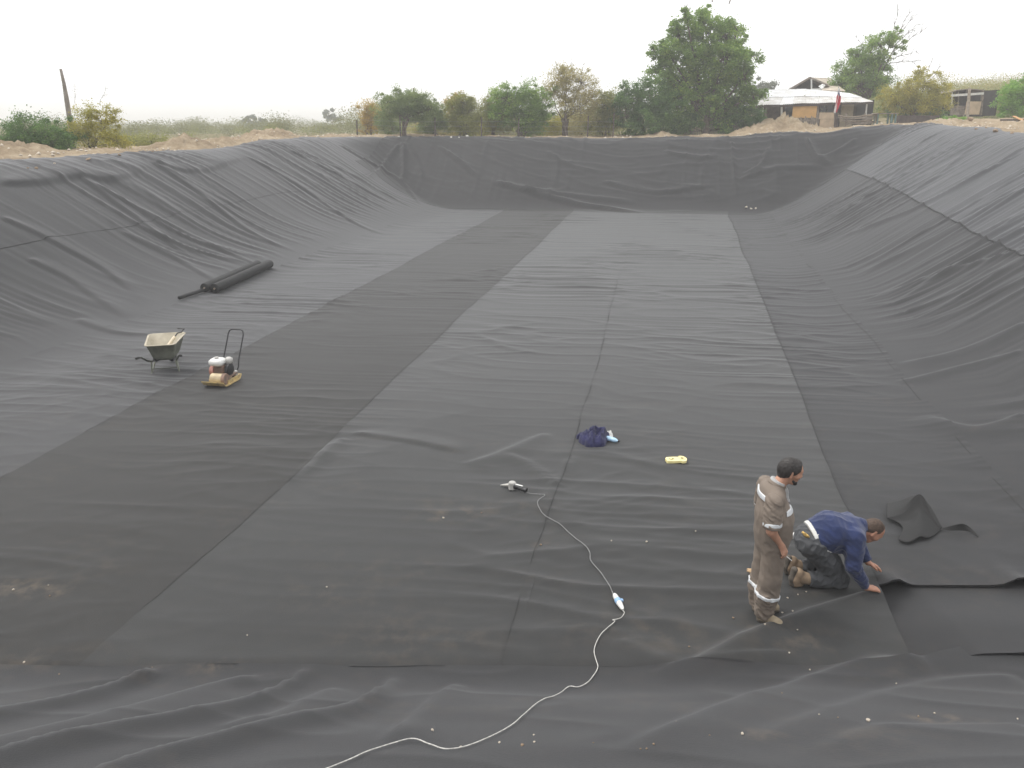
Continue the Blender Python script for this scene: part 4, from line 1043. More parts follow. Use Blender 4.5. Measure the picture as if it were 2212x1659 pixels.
# leaning post on the left and the wire fence on the far rim
pst = empty('leaning_post', W(160, 335, 35), 0, 'tall bare weathered post among the shrubs on the left bank', 'post'); p0 = -Vector(pst.location)
mb = MB(); mb.tube([W(161, 340, 35), W(155, 285, 35), W(144, 215, 35), W(138, 180, 35), W(131, 149, 35)], [.115, .11, .095, .07, .05], 10); o = mb.build('post', simple('pole_wood', (0.26, 0.23, 0.20), .9, var=.2, scale=5, bump=.4), pst, True); o.data.transform(Matrix.Translation(p0))
wf = empty('wire_fence', W(1100, 298, 53.4), 0, 'thin wire fence on dark posts along the far rim', 'fence'); w0 = -Vector(wf.location)
xs_ = [(772, .9), (865, 1.35), (940, 1.2), (1040, 1.2), (1120, 1.2), (1221, 1.45), (1269, 1.3), (1324, 1.5)]
for x_, h in xs_:
    q = Vector(W(x_, 296, 53.4)); zg = gz(q.x, 53.4)
    mb = MB(); mb.tube([(q.x, 53.4, zg - .1), (q.x + .02, 53.4, zg + h)], .045, 7); o = mb.build('post', M_dark_wood, wf, True); o.data.transform(Matrix.Translation(w0))
for h in (.35, .65, .95):
    pts = []
    for x_, _h in xs_: q = W(x_, 296, 53.4); pts.append((q[0], 53.35, gz(q[0], 53.4) + h))
    mb = MB(); mb.tube(pts, .008, 4); o = mb.build('wire', M_steel, wf); o.data.transform(Matrix.Translation(w0))
q = W(897, 290, 64); mb = MB(); mb.tube([(q[0], 64, 3.6), (q[0], 64, W(897, 190, 64)[2])], [.10, .07], 8)
tag(mb.build('telegraph_pole', M_grey_wood), 'slim pole rising behind the flat topped tree', 'pole')

# rocks
def rock_mesh(seed):
    import bmesh
    bm = bmesh.new(); bmesh.ops.create_icosphere(bm, subdivisions=2, radius=1.0); r = np.random.default_rng(seed)
    pl = r.normal(size=(9, 3)); pl /= np.linalg.norm(pl, axis=1)[:, None]; off = r.uniform(.55, .95, 9)
    for v in bm.verts:
        p = np.array(v.co); p = p * (1 + .12 * r.normal())
        for nrm, o_ in zip(pl, off):
            dd = p @ nrm - o_
            if dd > 0: p = p - nrm * dd
        v.co = p * (1, .85, .62)
    me = bpy.data.meshes.new('rock'); bm.to_mesh(me); bm.free(); return me
ROCK = [rock_mesh(k) for k in range(6)]
M_rock = simple('pale_rock', (0.52, 0.46, 0.38), .9, var=.2, scale=3, bump=.4, bscale=12)
M_clod = simple('earth_clod', (0.30, 0.22, 0.15), .95, var=.3, scale=3, bump=.5, bscale=12)
M_rockw = simple('white_rock', (0.66, 0.63, 0.58), .9, var=.15, scale=3)
for r_ in ROCK: r_.materials.append(M_rock)
ROCKC = [m.copy() for m in ROCK]
for m in ROCKC: m.materials[0] = M_clod
ROCKW = [m.copy() for m in ROCK]
for m in ROCKW: m.materials[0] = M_rockw
def rock(px, py, wpx, label, group, kind=0, name='rock'):
    p = hit(px, py); wd = wpx * (p[1] * .951 + (CAM_Z - p[2]) * .309) / FPX * .5
    k = rnd.randrange(6); o = obj(name, (ROCK, ROCKC, ROCKW)[kind][k])
    o.location = (p[0], p[1], gz(p[0], p[1]) + wd * .45 if beyond(p[0:1], p[1:2])[0] > .7 else p[2] + wd * .45 + .02)
    o.scale = (wd, wd * rnd.uniform(.7, 1.1), wd * rnd.uniform(.8, 1.2)); o.rotation_euler = (rnd.uniform(-.3, .3), rnd.uniform(-.3, .3), rnd.uniform(0, 6))
    return tag(o, label, 'rock', group)
for px, py, w_ in ((1823,269,6),(1865,270.5,9),(1904,266,7),(1938,266.5,9),(1962,265,10),(1975,264.5,8),(2002,262.5,7),(2013,261,10),(2027,261,9),(2040,263,9),(2052,264,8),(2063,265,8)):
    rock(px, py, w_, 'pale rock on the rim below the stick fence' if px < 1910 else ('pale rock on the rim below the dark board fence' if px < 2010 else 'pale rock on the rim before the low bright weeds'), 'rocks below the stick fence' if px < 1910 else ('rocks below the board fence' if px < 2010 else 'rocks before the weeds'))
for px, py, w_ in ((2095,266,14),(2113,274,12),(2108,282,9),(2150,288,16),(2185,291,10),(2130,279,7)):
    rock(px, py, w_, 'brown earth clod on the bare ground at the right rim', 'clods at the right rim', 1, 'earth_clod')
for px, py, w_ in ((828,296,6),(862,298,7),(975,299,6),(980,297,5),(992,299,6),(1010,297,9),(1018,299,6),(1090,300,5),(1130,300,6)):
    rock(px, py, w_, 'whitish stone on the rim under the flat topped tree' if px < 900 else ('whitish stone on the rim under the small olive tree' if px < 1050 else 'whitish stone on the rim under the rounded green tree'), 'stones under the flat topped tree' if px < 900 else ('stones under the olive tree' if px < 1050 else 'stones under the rounded tree'), 2)
for px, py, w_ in ((258,338,9),(191,348,12),(80,367,10),(437,315,10),(455,314,8),(60,366,6),(300,333,6),(330,330,7),(560,303,6),(640,292,6),(505,306,6),(410,311,6)):
    rock(px, py, w_, 'dark earth clod on the left rim in front of the thicket' if px < 240 else ('dark earth clod on the left rim by the yellow shrub' if px < 400 else 'dark earth clod on the far end of the left rim'), 'clods before the thicket' if px < 240 else ('clods by the yellow shrub' if px < 400 else 'clods on the far left rim'), 1, 'earth_clod')
for px, py, w_ in ((118,356,7),(364,326,9),(570,298,5),(612,294,6),(660,292,5)):
    rock(px, py, w_, 'pale stone on the earth of the left rim', 'stones on the left rim', 0)
rock(738, 287, 26, 'large yellowish boulder on the rim left of the tree row', None, 0, 'boulder')
rock(1402, 284, 12, 'pale boulder on the heap below the dense dark shrub', None, 2, 'boulder')
rock(1413, 288, 8, 'smaller pale stone beside the boulder below the dark shrub', None, 2)
for px, py, w_ in ((1612, 450, 9), (1622, 453, 7), (1632, 452, 6)):
    rock(px, py, w_, 'whitish stone in the far right corner of the pit', 'stones in the far right corner', 0)

# small rubble strewn over the bare rim, too fine to count
pr = np.random.default_rng(17); cand = np.stack([pr.uniform(-24, 33, 60000), pr.uniform(14, 58, 60000)], 1); mm = beyond(cand[:, 0], cand[:, 1])
dens = np.exp(-np.abs(mm - 1.7) / 1.4) * (0.25 + sstep(-.1, .4, noise2(cand[:, 0] * .5, cand[:, 1] * .5, 91)))
cand = cand[(mm > .75) & (pr.random(len(cand)) < dens * .55)][:2600]
bv = np.array([(0, 0, 1), (1, 0, 0), (0, 1, 0), (-1, 0, 0), (0, -1, 0), (0, 0, -.6)], float); bf_ = np.array([(0, 1, 2), (0, 2, 3), (0, 3, 4), (0, 4, 1), (5, 2, 1), (5, 3, 2), (5, 4, 3), (5, 1, 4)])
n = len(cand); sz_ = .018 + .075 * pr.random(n) ** 3; zz = ground_z(cand[:, 0], cand[:, 1])
V = bv[None] * (sz_[:, None, None] * pr.uniform(.6, 1.3, (n, 6, 1))); a_ = pr.uniform(0, 6.28, n); ca, sa_ = np.cos(a_)[:, None], np.sin(a_)[:, None]
V = np.stack([V[..., 0] * ca - V[..., 1] * sa_, V[..., 0] * sa_ + V[..., 1] * ca, V[..., 2] * .8], -1); V += np.stack([cand[:, 0], cand[:, 1], zz + sz_ * .35], 1)[:, None]
tag(obj('rubble', mesh_np('rubble', V.reshape(-1, 3), (bf_[None] + 6 * np.arange(n)[:, None, None]).reshape(-1, 3), False), None, M_rock), 'small rubble strewn over the bare earth of the rim', kind='stuff')
# ------------------------------------------------------------------ tools and things on the pit floor
def hv(px, py, z=None): return Vector([float(v) for v in hit(px, py, z)])
M_black_roll = simple('black_fabric_roll', (0.014, 0.014, 0.0145), .8, var=.15, scale=5, sheen=.03, bump=.2, bscale=120)
M_core = simple('cardboard_core', (0.36, 0.31, 0.25), .9, var=.15, scale=9)
M_tray = simple('tray_cream', (0.50, 0.455, 0.36), .7, var=.2, scale=7, col2=(0.37, 0.33, 0.25))
M_tray_out = simple('tray_grey_green', (0.20, 0.21, 0.17), .6, var=.25, scale=6)
M_frame_dk = simple('dark_frame', (0.075, 0.08, 0.065), .6, .2, var=.3, scale=9)
M_rubber = simple('black_rubber', (0.02, 0.02, 0.02), .7, var=.2, scale=9)
M_cream = simple('cream_paint', (0.62, 0.52, 0.33), .55, var=.15, scale=9, col2=(0.44, 0.35, 0.22))
M_yellow_plate = simple('worn_yellow_plate', (0.62, 0.47, 0.20), .6, var=.2, scale=14, col2=(0.36, 0.27, 0.15))
M_tank = simple('white_tank', (0.72, 0.72, 0.70), .35, var=.05, scale=4)
M_engine = simple('dusty_engine', (0.30, 0.19, 0.14), .8, var=.3, scale=14, col2=(0.16, 0.12, 0.10))
M_engine_grey = simple('grey_cover', (0.42, 0.41, 0.39), .6, var=.2, scale=7)
M_black_metal = simple('black_metal', (0.03, 0.03, 0.032), .45, .3, var=.2, scale=9)
M_wood_pale = simple('pale_wood_handle', (0.62, 0.54, 0.40), .65, var=.1, scale=10)

# rolls of geotextile
def roll(name, a, b, r, label, core=True, group=None):
    a = Vector(a); b = Vector(b); L = (b - a).length
    o = empty(name, a, 0, label, 'fabric roll', group); o.rotation_euler = (b - a).to_track_quat('Z', 'Y').to_euler()
    mb = MB(); n = 40; turns = 5
    prof = [(r * .20, -.002)]
    for k in range(turns): prof += [(r * (.25 + .7 * k / turns), -.004 - .006 * (k % 2)), (r * (.25 + .7 * (k + .8) / turns), .004)]
    prof += [(r * .985, .0), (r, .02), (r * 1.0, L * .3), (r * 1.012, L * .6), (r, L - .02), (r * .97, L), (r * .2, L)]
    mb.lathe(prof, None, n, False); mb.build('wound_fabric', M_black_roll, o, True, 50)
    mb = MB(); fl = [(r * 1.003 * math.cos(t), r * 1.003 * math.sin(t)) for t in np.linspace(0.5, 1.3, 8)] + [(r * 1.05 * math.cos(t), r * 1.05 * math.sin(t)) for t in np.linspace(1.3, .5, 8)]
    mb.prism(fl, .03, L - .03); mb.build('loose_end', M_black_roll, o)
    if core:
        mb = MB(); mb.lathe([(r * .13, .01), (r * .19, .01), (r * .19, -.03), (r * .13, -.03), (r * .13, .06)], None, 18, False); mb.build('core_tube', M_core, o, True)
    return o
a = hv(465, 636); b = hv(581, 582)
dv = (b - a); dv.z = 0; L = 4.05; dv.normalize(); nrm = Vector((-dv.y, dv.x, 0))
def on(p, r): return Vector((p.x, p.y, zb(p.x, p.y) + r + .035))
roll('geotextile_roll', on(a, .135), on(a + dv * L, .135), .135, 'thicker black geotextile roll in front, lying nearest the middle')
a2 = a + nrm * .275 - dv * .05
roll('geotextile_roll', on(a2, .125), on(a2 + dv * 3.8, .125), .125, 'black geotextile roll lying behind the thicker one')
t0v = hv(388, 650); t1v = hv(437, 634); d3 = (t1v - t0v); d3.z = 0; d3.normalize()
roll('thin_roll', on(t0v, .05), on(t0v + d3 * 1.75, .055), .05, 'thin black fabric roll poking out left of the two thick rolls', False)

# wheelbarrow
wb0 = hv(362, 799)
wb = empty('wheelbarrow', wb0, R(90 + 14), 'dusty wheelbarrow with cream tray standing on the left of the pit', 'wheelbarrow')   # local +x points to the wheel
def tray(th):
    rows = []
    for z, x0, x1, w0, w1 in ((.27 + th, -.24, .22, .16, .19), (.33, -.30, .30, .20, .24), (.62, -.44, .50, .265, .335), (.625, -.455, .515, .28, .35)):
        pts = []
        hw = lambda x: w0 + (w1 - w0) * (x - x0) / (x1 - x0)
        c = .09
        for cx, cy, a0 in ((x1 - c, hw(x1) - c, 0), (x0 + c, hw(x0) - c, 90), (x0 + c, -hw(x0) + c, 180), (x1 - c, -hw(x1) + c, 270)):
            for k in range(5): t = R(a0 + k * 22.5); pts.append((cx + c * math.cos(t), cy + c * math.sin(t), z))
        rows.append(pts)
    return rows
rows = tray(0); n = 20
mb = MB(); V = [p for r_ in rows for p in r_]; F = [(k*n+i, k*n+(i+1) % n, (k+1)*n+(i+1) % n, (k+1)*n+i) for k in range(3) for i in range(n)] + [tuple(range(n-1, -1, -1))]
mb.add(V, F); mb.build('tray', M_tray_out, wb, True, 50)
mb = MB(); rin = [[(x * .985, y * .975, z + .012) for x, y, z in r_] for r_ in rows[:3]] + [[(x * .99, y * .985, z + .004) for x, y, z in rows[3]]]
V = [p for r_ in rin for p in r_]; F = [((k+1)*n+i, (k+1)*n+(i+1) % n, k*n+(i+1) % n, k*n+i) for k in range(3) for i in range(n)] + [tuple(range(n))]
mb.add(V, F); inner = mb.build('tray_lining', M_tray, wb, True, 50)
mb = MB(); mb.tube(rows[3] + [rows[3][0], rows[3][1]], .012, 6, False); mb.build('rim', M_tray, wb, True)
for s in (-1, 1):
    mb = MB(); mb.tube([(.62, .07 * s, .17), (.25, .15 * s, .245), (-.2, .22 * s, .25), (-.40, .27 * s, .32), (-.54, .34 * s, .43), (-.64, .38 * s, .45)], .017, 8); h_ = mb.build('handle', M_frame_dk, wb, True, 60)
    mb = MB(); mb.tube([(-.60, .365 * s, .445), (-.69, .40 * s, .455)], .023, 8); mb.build('grip', M_rubber, h_, True)
    mb = MB(); mb.tube([(.02, .19 * s, .25), (-.22, .25 * s, .02), (-.24, .255 * s, .005)], .017, 8); mb.tube([(-.30, .22 * s, .26), (-.22, .25 * s, .02)], .014, 8); mb.box((-.23, .252 * s, .008), (.09, .045, .014)); mb.build('leg', M_tray_out, wb, True, 60)
    mb = MB(); mb.tube([(.05, .18 * s, .255), (.42, .20 * s, .40)], .012, 6); mb.build('brace', M_frame_dk, wb)
mb = MB(); mb.tube([(-.22, -.25, .10), (-.22, .25, .10)], .011, 6); mb.build('cross_bar', M_frame_dk, wb)
wh = MB(); Mw = Matrix.Translation((.66, 0, .175)) @ Matrix.Rotation(R(90), 4, 'X')
wh.lathe([(.10, -.03), (.165, -.035), (.175, -.015), (.175, .015), (.165, .035), (.10, .03), (.10, -.03)], Mw, 28, False); whl = wh.build('wheel', M_rubber, wb, True)
mb = MB(); mb.lathe([(.0, -.02), (.102, -.028), (.102, .028), (.0, .02)], Mw, 24, False); mb.tube([(.66, -.10, .175), (.66, .10, .175)], .012, 8); mb.build('rim', M_engine_grey, whl, True)
# shovel lying in the tray
svl = empty('shovel', wb0 + Vector((0, 0, 0)), 0, 'pale handled shovel with black grip propped in the wheelbarrow', 'shovel'); v0 = -Vector(svl.location)
tip = Vector(W(354, 759, wb0.y - .08)); up_ = Vector(W(377, 728, wb0.y + .28))
mb = MB(); mb.tube([tip.lerp(up_, .18), up_], [.030, .034], 10); o = mb.build('shaft', M_wood_pale, svl, True); o.data.transform(Matrix.Translation(v0))
mb = MB(); dd = (up_ - tip).normalized(); mb.tube([tip - dd * .06, tip.lerp(up_, .2)], .014, 8); sx = dd.cross(Vector((0, 0, 1))).normalized()
c0_ = tip - dd * .05; V = []; 
for i in range(5):
    for j in range(5):
        u_, v_ = i / 4, j / 4 - .5; V.append(c0_ - dd * .26 * u_ + sx * v_ * .22 * (1 - .35 * u_ * u_) + Vector((0, 0, .03 * (v_ * 2) ** 2)))
mb.add(V, [(i*5+j, i*5+j+1, (i+1)*5+j+1, (i+1)*5+j) for i in range(4) for j in range(4)]); o = mb.build('blade', M_black_metal, svl, True); o.data.transform(Matrix.Translation(v0))
mb = MB(); e1 = up_ + dd * .12; mb.tube([up_, e1 - sx * .0, e1 + dd * .03 + sx * .07, e1 + dd * .13 + sx * .075, e1 + dd * .14 - sx * .075], .014, 8); o = mb.build('grip', M_black_metal, svl, True); o.data.transform(Matrix.Translation(v0))

# plate compactor
c1, c2, c3 = hv(437, 836), hv(487, 845), hv(522, 825)
fw = (c2 - c3); fw.z = 0; Lp = .62; fw.normalize()
pcn = (c1 + c2) / 2 - fw * Lp / 2
pc = empty('plate_compactor', (pcn.x, pcn.y, zb(pcn.x, pcn.y) + .035), math.atan2(fw.y, fw.x), 'plate compactor with white fuel tank, cream drum and tall bent handle', 'compactor')   # local +x forward
mb = MB(); prof = [(-.31, .075), (-.25, .012), (-.20, 0), (.20, 0), (.26, .012), (.335, .09)]
V = [(x, s * .225, z) for s in (-1, 1) for x, z in prof] + [(x, s * .225, z + .022) for s in (-1, 1) for x, z in prof]; m6 = 6
mb.add(V, [(i, i+1, m6+i+1, m6+i) for i in range(5)] + [(12+i, 18+i, 18+i+1, 12+i+1) for i in range(5)] + [(i, 12+i, 12+i+1, i+1) for i in range(5)] + [(6+i, 6+i+1, 18+i+1, 18+i) for i in range(5)] + [(0, 6, 18, 12), (5, 17, 23, 11)])
pl_ = mb.build('base_plate', M_yellow_plate, pc)
mb = MB(); mb.box((-.08, .19, .05), (.42, .02, .07)); mb.box((-.08, -.19, .05), (.42, .02, .07)); mb.build('side_rib', M_yellow_plate, pl_)
mb = MB(); Mx = Matrix.Translation((.15, 0, .125)) @ Matrix.Rotation(R(90), 4, 'X'); mb.lathe([(0, -.17), (.085, -.17), (.095, -.16), (.095, .10), (.085, .115), (0, .115)], Mx, 28, False); mb.build('exciter_drum', M_cream, pc, True)
mb = MB(); Mx = Matrix.Translation((.15, .15, .125)) @ Matrix.Rotation(R(90), 4, 'X'); mb.lathe([(0, -.035), (.10, -.035), (.105, 0), (.10, .03), (0, .03)], Mx, 24, False); mb.tube([(.15, .19, .125), (.15, .10, .125)], .03, 10); mb.build('pulley', M_engine, pc, True)
mb = MB(); mb.box((-.08, 0, .13), (.34, .36, .03)); mb.box((-.20, .12, .085), (.05, .05, .07)); mb.box((-.20, -.12, .085), (.05, .05, .07)); mb.box((.02, .12, .085), (.05, .05, .07)); mb.build('engine_deck', M_engine, pc)
mb = MB(); mb.box((-.05, -.02, .24), (.20, .20, .20), None, .02)
for k in range(6): mb.box((.055 + .001, -.02, .18 + .024 * k), (.04, .18, .008))
mb.tube([(-.05, .08, .25), (-.05, .17, .25)], .05, 14); mb.build('engine_block', M_engine, pc)
mb = MB(); Mx = Matrix.Translation((-.06, .13, .245)) @ Matrix.Rotation(R(90), 4, 'X'); mb.lathe([(0, -.05), (.06, -.05), (.115, -.03), (.12, .02), (.10, .04), (0, .04)], Mx, 26, False); mb.build('recoil_cover', M_black_metal, pc, True)
mb = MB(); mb.lathe([(0, .08), (.10, .078), (.10, 0), (0, 0)], Matrix.Translation((.0, -.12, .22)) @ Matrix.Rotation(R(90), 4, 'X'), 20, False); mb.build('starter_drum', simple('reddish_cover', (0.40, 0.19, 0.15), .7, var=.2, scale=9), pc, True)
mb = MB(); mb.box((.015, -.045, .405), (.25, .27, .13), None, .035); tk = mb.build('fuel_tank', M_tank, pc, True, 50)
mb = MB(); mb.lathe([(0, .035), (.035, .033), (.038, 0), (0, 0)], Matrix.Translation((.03, -.05, .468)), 18, False); mb.build('filler_cap', M_engine_grey, tk, True)
mb = MB(); mb.box((-.10, .12, .405), (.13, .13, .14), None, .03); mb.build('air_filter', M_engine_grey, pc, True, 50)
mb = MB(); mb.box((-.17, -.07, .36), (.07, .16, .10), None, .02); mb.build('muffler', M_black_metal, pc, True, 50)
mb = MB(); mb.box((-.24, .15, .12), (.07, .05, .10), None, .01); mb.box((-.24, -.15, .12), (.07, .05, .10), None, .01); mb.build('bracket', M_engine_grey, pc)
mb = MB(); pts = [(-.24, .15, .12), (-.33, .16, .22), (-.36, .16, .34), (-.62, .16, .78), (-.645, .14, .84), (-.655, .09, .865), (-.655, -.09, .865), (-.645, -.14, .84), (-.62, -.16, .78), (-.36, -.16, .34), (-.33, -.16, .22), (-.24, -.15, .12)]
mb.tube(pts, .0125, 10); mb.build('handle', M_black_metal, pc, True, 70)

# hot air gun
g0_ = hv(1081, 1057); g1_ = hv(1137, 1073); gd = (g1_ - g0_); gd.z = 0; gl = gd.length; gm_ = (g0_ + g1_) / 2
hg = empty('heat_gun', (gm_.x, gm_.y, zb(gm_.x, gm_.y) + .05), math.atan2(gd.y, gd.x), 'hot air welding gun with pointed metal nozzle lying mid pit', 'heat gun')   # +x towards the handle
k = gl / 2
M_alu = simple('bare_metal', (0.62, 0.60, 0.55), .35, .8, var=.12, scale=12)
mb = MB(); mb.tube([(-k, 0, .01), (-k * .85, 0, .02), (-k * .5, 0, .035), (-k * .28, 0, .05)], [.004, .012, .024, .028], 14); mb.build('nozzle', M_alu, hg, True)
mb = MB(); mb.lathe([(0, -.055), (.042, -.055), (.052, -.045), (.052, .04), (.042, .052), (0, .052)], Matrix.Translation((-k * .08, 0, .055)), 8, False); mb.build('motor_housing', M_engine_grey, hg)
mb = MB(); mb.tube([(-k * .0, 0, .055), (k * .3, 0, .055), (k * .8, 0, .045), (k, 0, .04)], [.036, .034, .030, .034], 14); mb.build('handle', M_black_metal, hg, True, 60)
mb = MB(); mb.box((k * .45, 0, .088), (k * .55, .022, .01), None, .003); mb.build('name_plate', M_tank, hg)
mb = MB(); mb.tube([(-k * .05, -.07, .0), (-k * .05, .07, .0)], .012, 8); mb.build('foot', M_black_metal, hg)

def cable(name, pts, r, mat, label, lift=.012, twist=True):
    P = [hit(*p) for p in pts]; P = np.array(P)
    kk = np.linspace(0, len(P) - 1, 14 * len(P)); i = np.clip(kk.astype(int), 0, len(P) - 2); f = (kk - i)[:, None]
    p0 = P[np.maximum(i - 1, 0)]; p1 = P[i]; p2 = P[i + 1]; p3 = P[np.minimum(i + 2, len(P) - 1)]
    Q = 0.5 * (2 * p1 + (p2 - p0) * f + (2 * p0 - 5 * p1 + 4 * p2 - p3) * f ** 2 + (3 * p1 - p0 - 3 * p2 + p3) * f ** 3)
    Q[:, 2] = base(Q[:, 0], Q[:, 1]) + FLOOR_LIFT(Q[:, 0], Q[:, 1]) + r + lift
    mb = MB(); mb.tube([tuple(q) for q in Q], r, 6)
    return tag(mb.build(name, mat, None, True), label, 'cable')
def FLOOR_LIFT(x, y): return surf(x, y) - base(x, y)
M_cord = simple('grey_cord', (0.20, 0.20, 0.20), .7, var=.3, scale=60)
M_wcord = simple('white_cord', (0.52, 0.51, 0.48), .6, var=.25, scale=50)
cable('power_cord', [(1136,1074),(1150,1076),(1164,1077),(1176.5,1083),(1161,1099),(1177,1125),(1208,1144),(1234,1167),(1271,1203),(1276,1224),(1299,1250),(1315,1279),(1327,1301)], .0052, M_cord, 'grey braided power cord running from the hot air gun to the plug')
cable('extension_cord', [(1344,1331),(1348,1338),(1342,1349),(1332,1353),(1323,1354.5),(1327,1358),(1310,1373.5),(1296,1387),(1283,1417),(1291,1454),(1279,1478),(1266,1492),(1248,1500),(1226,1500),(1198,1522),(1168,1533),(1106,1585),(1030,1627),(970,1642),(930,1632),(890,1623),(820,1639),(767,1659),(690,1690),(640,1730)], .0042, M_wcord, 'white extension cord winding from the plug to the bottom edge')
pa, pb = hv(1326.5, 1299), hv(1345, 1332); pd = pb - pa; pd.z = 0
pg = empty('plug_connector', (pa.x, pa.y, float(surf(np.array([pa.x]), np.array([pa.y]))[0]) + .03), math.atan2(pd.y, pd.x), 'white and blue cable plug joining the two cords', 'plug'); L = pd.length
Mx = Matrix.Rotation(R(90), 4, 'Y')
mb = MB(); mb.lathe([(0, 0), (.018, .0), (.026, L * .1), (.030, L * .36)], Mx, 16, False); mb.build('plug_body', M_tank, pg, True)
M_sky = simple('light_blue_plastic', (0.28, 0.45, 0.68), .4, var=.05, scale=6)
mb = MB(); mb.lathe([(.033, L * .35), (.034, L * .36), (.034, L * .54), (.033, L * .55)], Mx, 16, True); mb.box((L * .42, .035, .0), (.035, .04, .03), None, .006); mb.build('coupling_ring', M_sky, pg, True, 40)
mb = MB(); mb.lathe([(.030, L * .55), (.029, L * .62), (.022, L * .88), (.012, L), (0, L)], Mx, 16, False); mb.build('socket_body', M_tank, pg, True)

# jacket, cloth and bottle
def crumple(name, c, sx_, sy_, h, rz, mat, seed, parent, nseg=70):
    """heaped cloth: a closed heap with sharp creases"""
    u = np.linspace(0, 1, 40); v = np.linspace(0, 2 * math.pi, nseg, endpoint=False)
    U, Vv = np.meshgrid(u, v, indexing='ij')
    out = 1 + .22 * noise2(np.cos(Vv) * 1.3 + seed, np.sin(Vv) * 1.3, seed) * 2 + .08 * noise2(np.cos(Vv) * 4, np.sin(Vv) * 4 + seed, seed + 1)
    rr = U ** .7 * out
    x = np.cos(Vv) * rr * sx_; y = np.sin(Vv) * rr * sy_
    top = h * (1 - (U * 1.0) ** 2.6) ** .6
    a_, b_ = x / sx_, y / sy_
    cre = .50 * ridged(noise2(a_ * 1.5 + seed, b_ * 1.5 + .6 * a_, seed + 2), 2) + .28 * ridged(noise2(a_ * 3.1 - b_, b_ * 2.7 + seed, seed + 3), 2)
    z = h * (1 - U ** 3) ** .55 * np.clip(.42 + .75 * noise2(a_ * 1.25 + 3 * seed, b_ * 1.25, seed + 4) + cre, .12, 1.3) + .012
    z = np.where(U > .98, -.01, z)
    Vx = np.stack([x, y, z], -1).reshape(-1, 3); n, m = U.shape
    i = np.arange(n * m).reshape(n, m); j = np.roll(i, -1, 1)
    F = np.stack([i[:-1], i[1:], j[1:], j[:-1]], -1).reshape(-1, 4)
    me = mesh_np(name, Vx, F); return obj(name, me, parent, mat)
M_navy = simple('navy_cloth', (0.020, 0.021, 0.075), .9, var=.25, scale=8, sheen=.12, bump=.3, bscale=90)
jc = hv(1283, 957); jk = empty('jacket', (jc.x, jc.y, float(surf(np.array([jc.x]), np.array([jc.y]))[0])), R(-12), 'crumpled navy blue jacket dropped on the pit floor', 'jacket')
crumple('cloth_heap', None, .21, .33, .17, 0, M_navy, 4, jk); 
o = crumple('sleeve', None, .13, .085, .07, 0, M_navy, 9, jk, 48); o.location = (-.16, .09, 0); o.rotation_euler = (0, 0, .4)
cc_ = hv(1315, 950); o = crumple('white_cloth', None, .055, .075, .085, 0, M_white_cloth, 12, None, 40); o.location = (cc_.x, cc_.y, float(surf(np.array([cc_.x]), np.array([cc_.y]))[0])); tag(o, 'small white cloth beside the navy jacket', 'cloth')
bc = hv(1322, 960); bt = empty('water_bottle', (bc.x, bc.y, float(surf(np.array([bc.x]), np.array([bc.y]))[0]) + .042), R(-40), 'light blue plastic bottle lying against the navy jacket', 'bottle')
M_pet = simple('pale_blue_plastic', (0.42, 0.62, 0.80), .2, var=.12, scale=8)
mb = MB(); mb.lathe([(0, -.10), (.034, -.098), (.038, -.09), (.037, -.05), (.034, -.045), (.037, -.04), (.037, .04), (.028, .075), (.014, .095), (.014, .105), (0, .105)], Matrix.Rotation(R(90), 4, 'Y'), 18, False); mb.build('bottle_body', M_pet, bt, True, 60)
mb = MB(); mb.lathe([(0, .106), (.017, .106), (.018, .125), (0, .126)], Matrix.Rotation(R(90), 4, 'Y'), 14, False); mb.build('cap', M_black_metal, bt, True)

# yellow tool
ya, yb = hv(1437, 1006), hv(1482, 1004); yd = yb - ya; yd.z = 0; L = yd.length
yt = empty('yellow_tool', ((ya.x + yb.x) / 2, (ya.y + yb.y) / 2, float(surf(np.array([ya.x]), np.array([ya.y]))[0]) + .008), math.atan2(yd.y, yd.x), 'flat yellow plastic tool with a round hole at one end', 'tool')
M_ylw = simple('yellow_plastic', (0.86, 0.76, 0.36), .4, var=.06, scale=6)
outl = [(-L*.47, -.050), (-L*.50, -.035), (-L*.46, -.020), (-L*.50, .0), (-L*.49, .02), (-L*.44, .038), (-L*.40, .050), (-.02, .052), (.05, .045), (.08, .052)]
outl += [(L*.5 - .068 + .068 * math.cos(t), .068 * math.sin(t)) for t in np.linspace(1.9, -1.9, 16)] + [(.05, -.050), (-.02, -.055)]
outl = outl[::-1]
outl = [(x_, y_ * 1.45) for x_, y_ in outl]
mb = MB(); mb.prism(outl, 0, .035); mb.build('body', M_ylw, yt)
M_hole = simple('dark_recess', (0.05, 0.035, 0.015), .9)
mb = MB(); mb.lathe([(.026, .034), (.026, .042), (.046, .042), (.048, .034)], Matrix.Translation((L*.5 - .066, 0, 0)), 20, False); mb.build('ring', M_ylw, yt, True)
mb = MB(); mb.lathe([(0, .0362), (.025, .0362), (.025, .034), (0, .034)], Matrix.Translation((L*.5 - .066, 0, 0)), 16, False); mb.build('hole', M_hole, yt)
mb = MB(); mb.lathe([(0, .0362), (.012, .0362), (.012, .034), (0, .034)], Matrix.Translation((-L*.30, .005, 0)), 12, False); mb.build('rivet', M_hole, yt)
mb = MB(); mb.beam((-L*.30, -.03, .037), (-L*.10, -.005, .037), .008, .004); mb.beam((-L*.10, -.005, .037), (-L*.2, .015, .037), .008, .004); mb.build('slot', M_hole, yt)

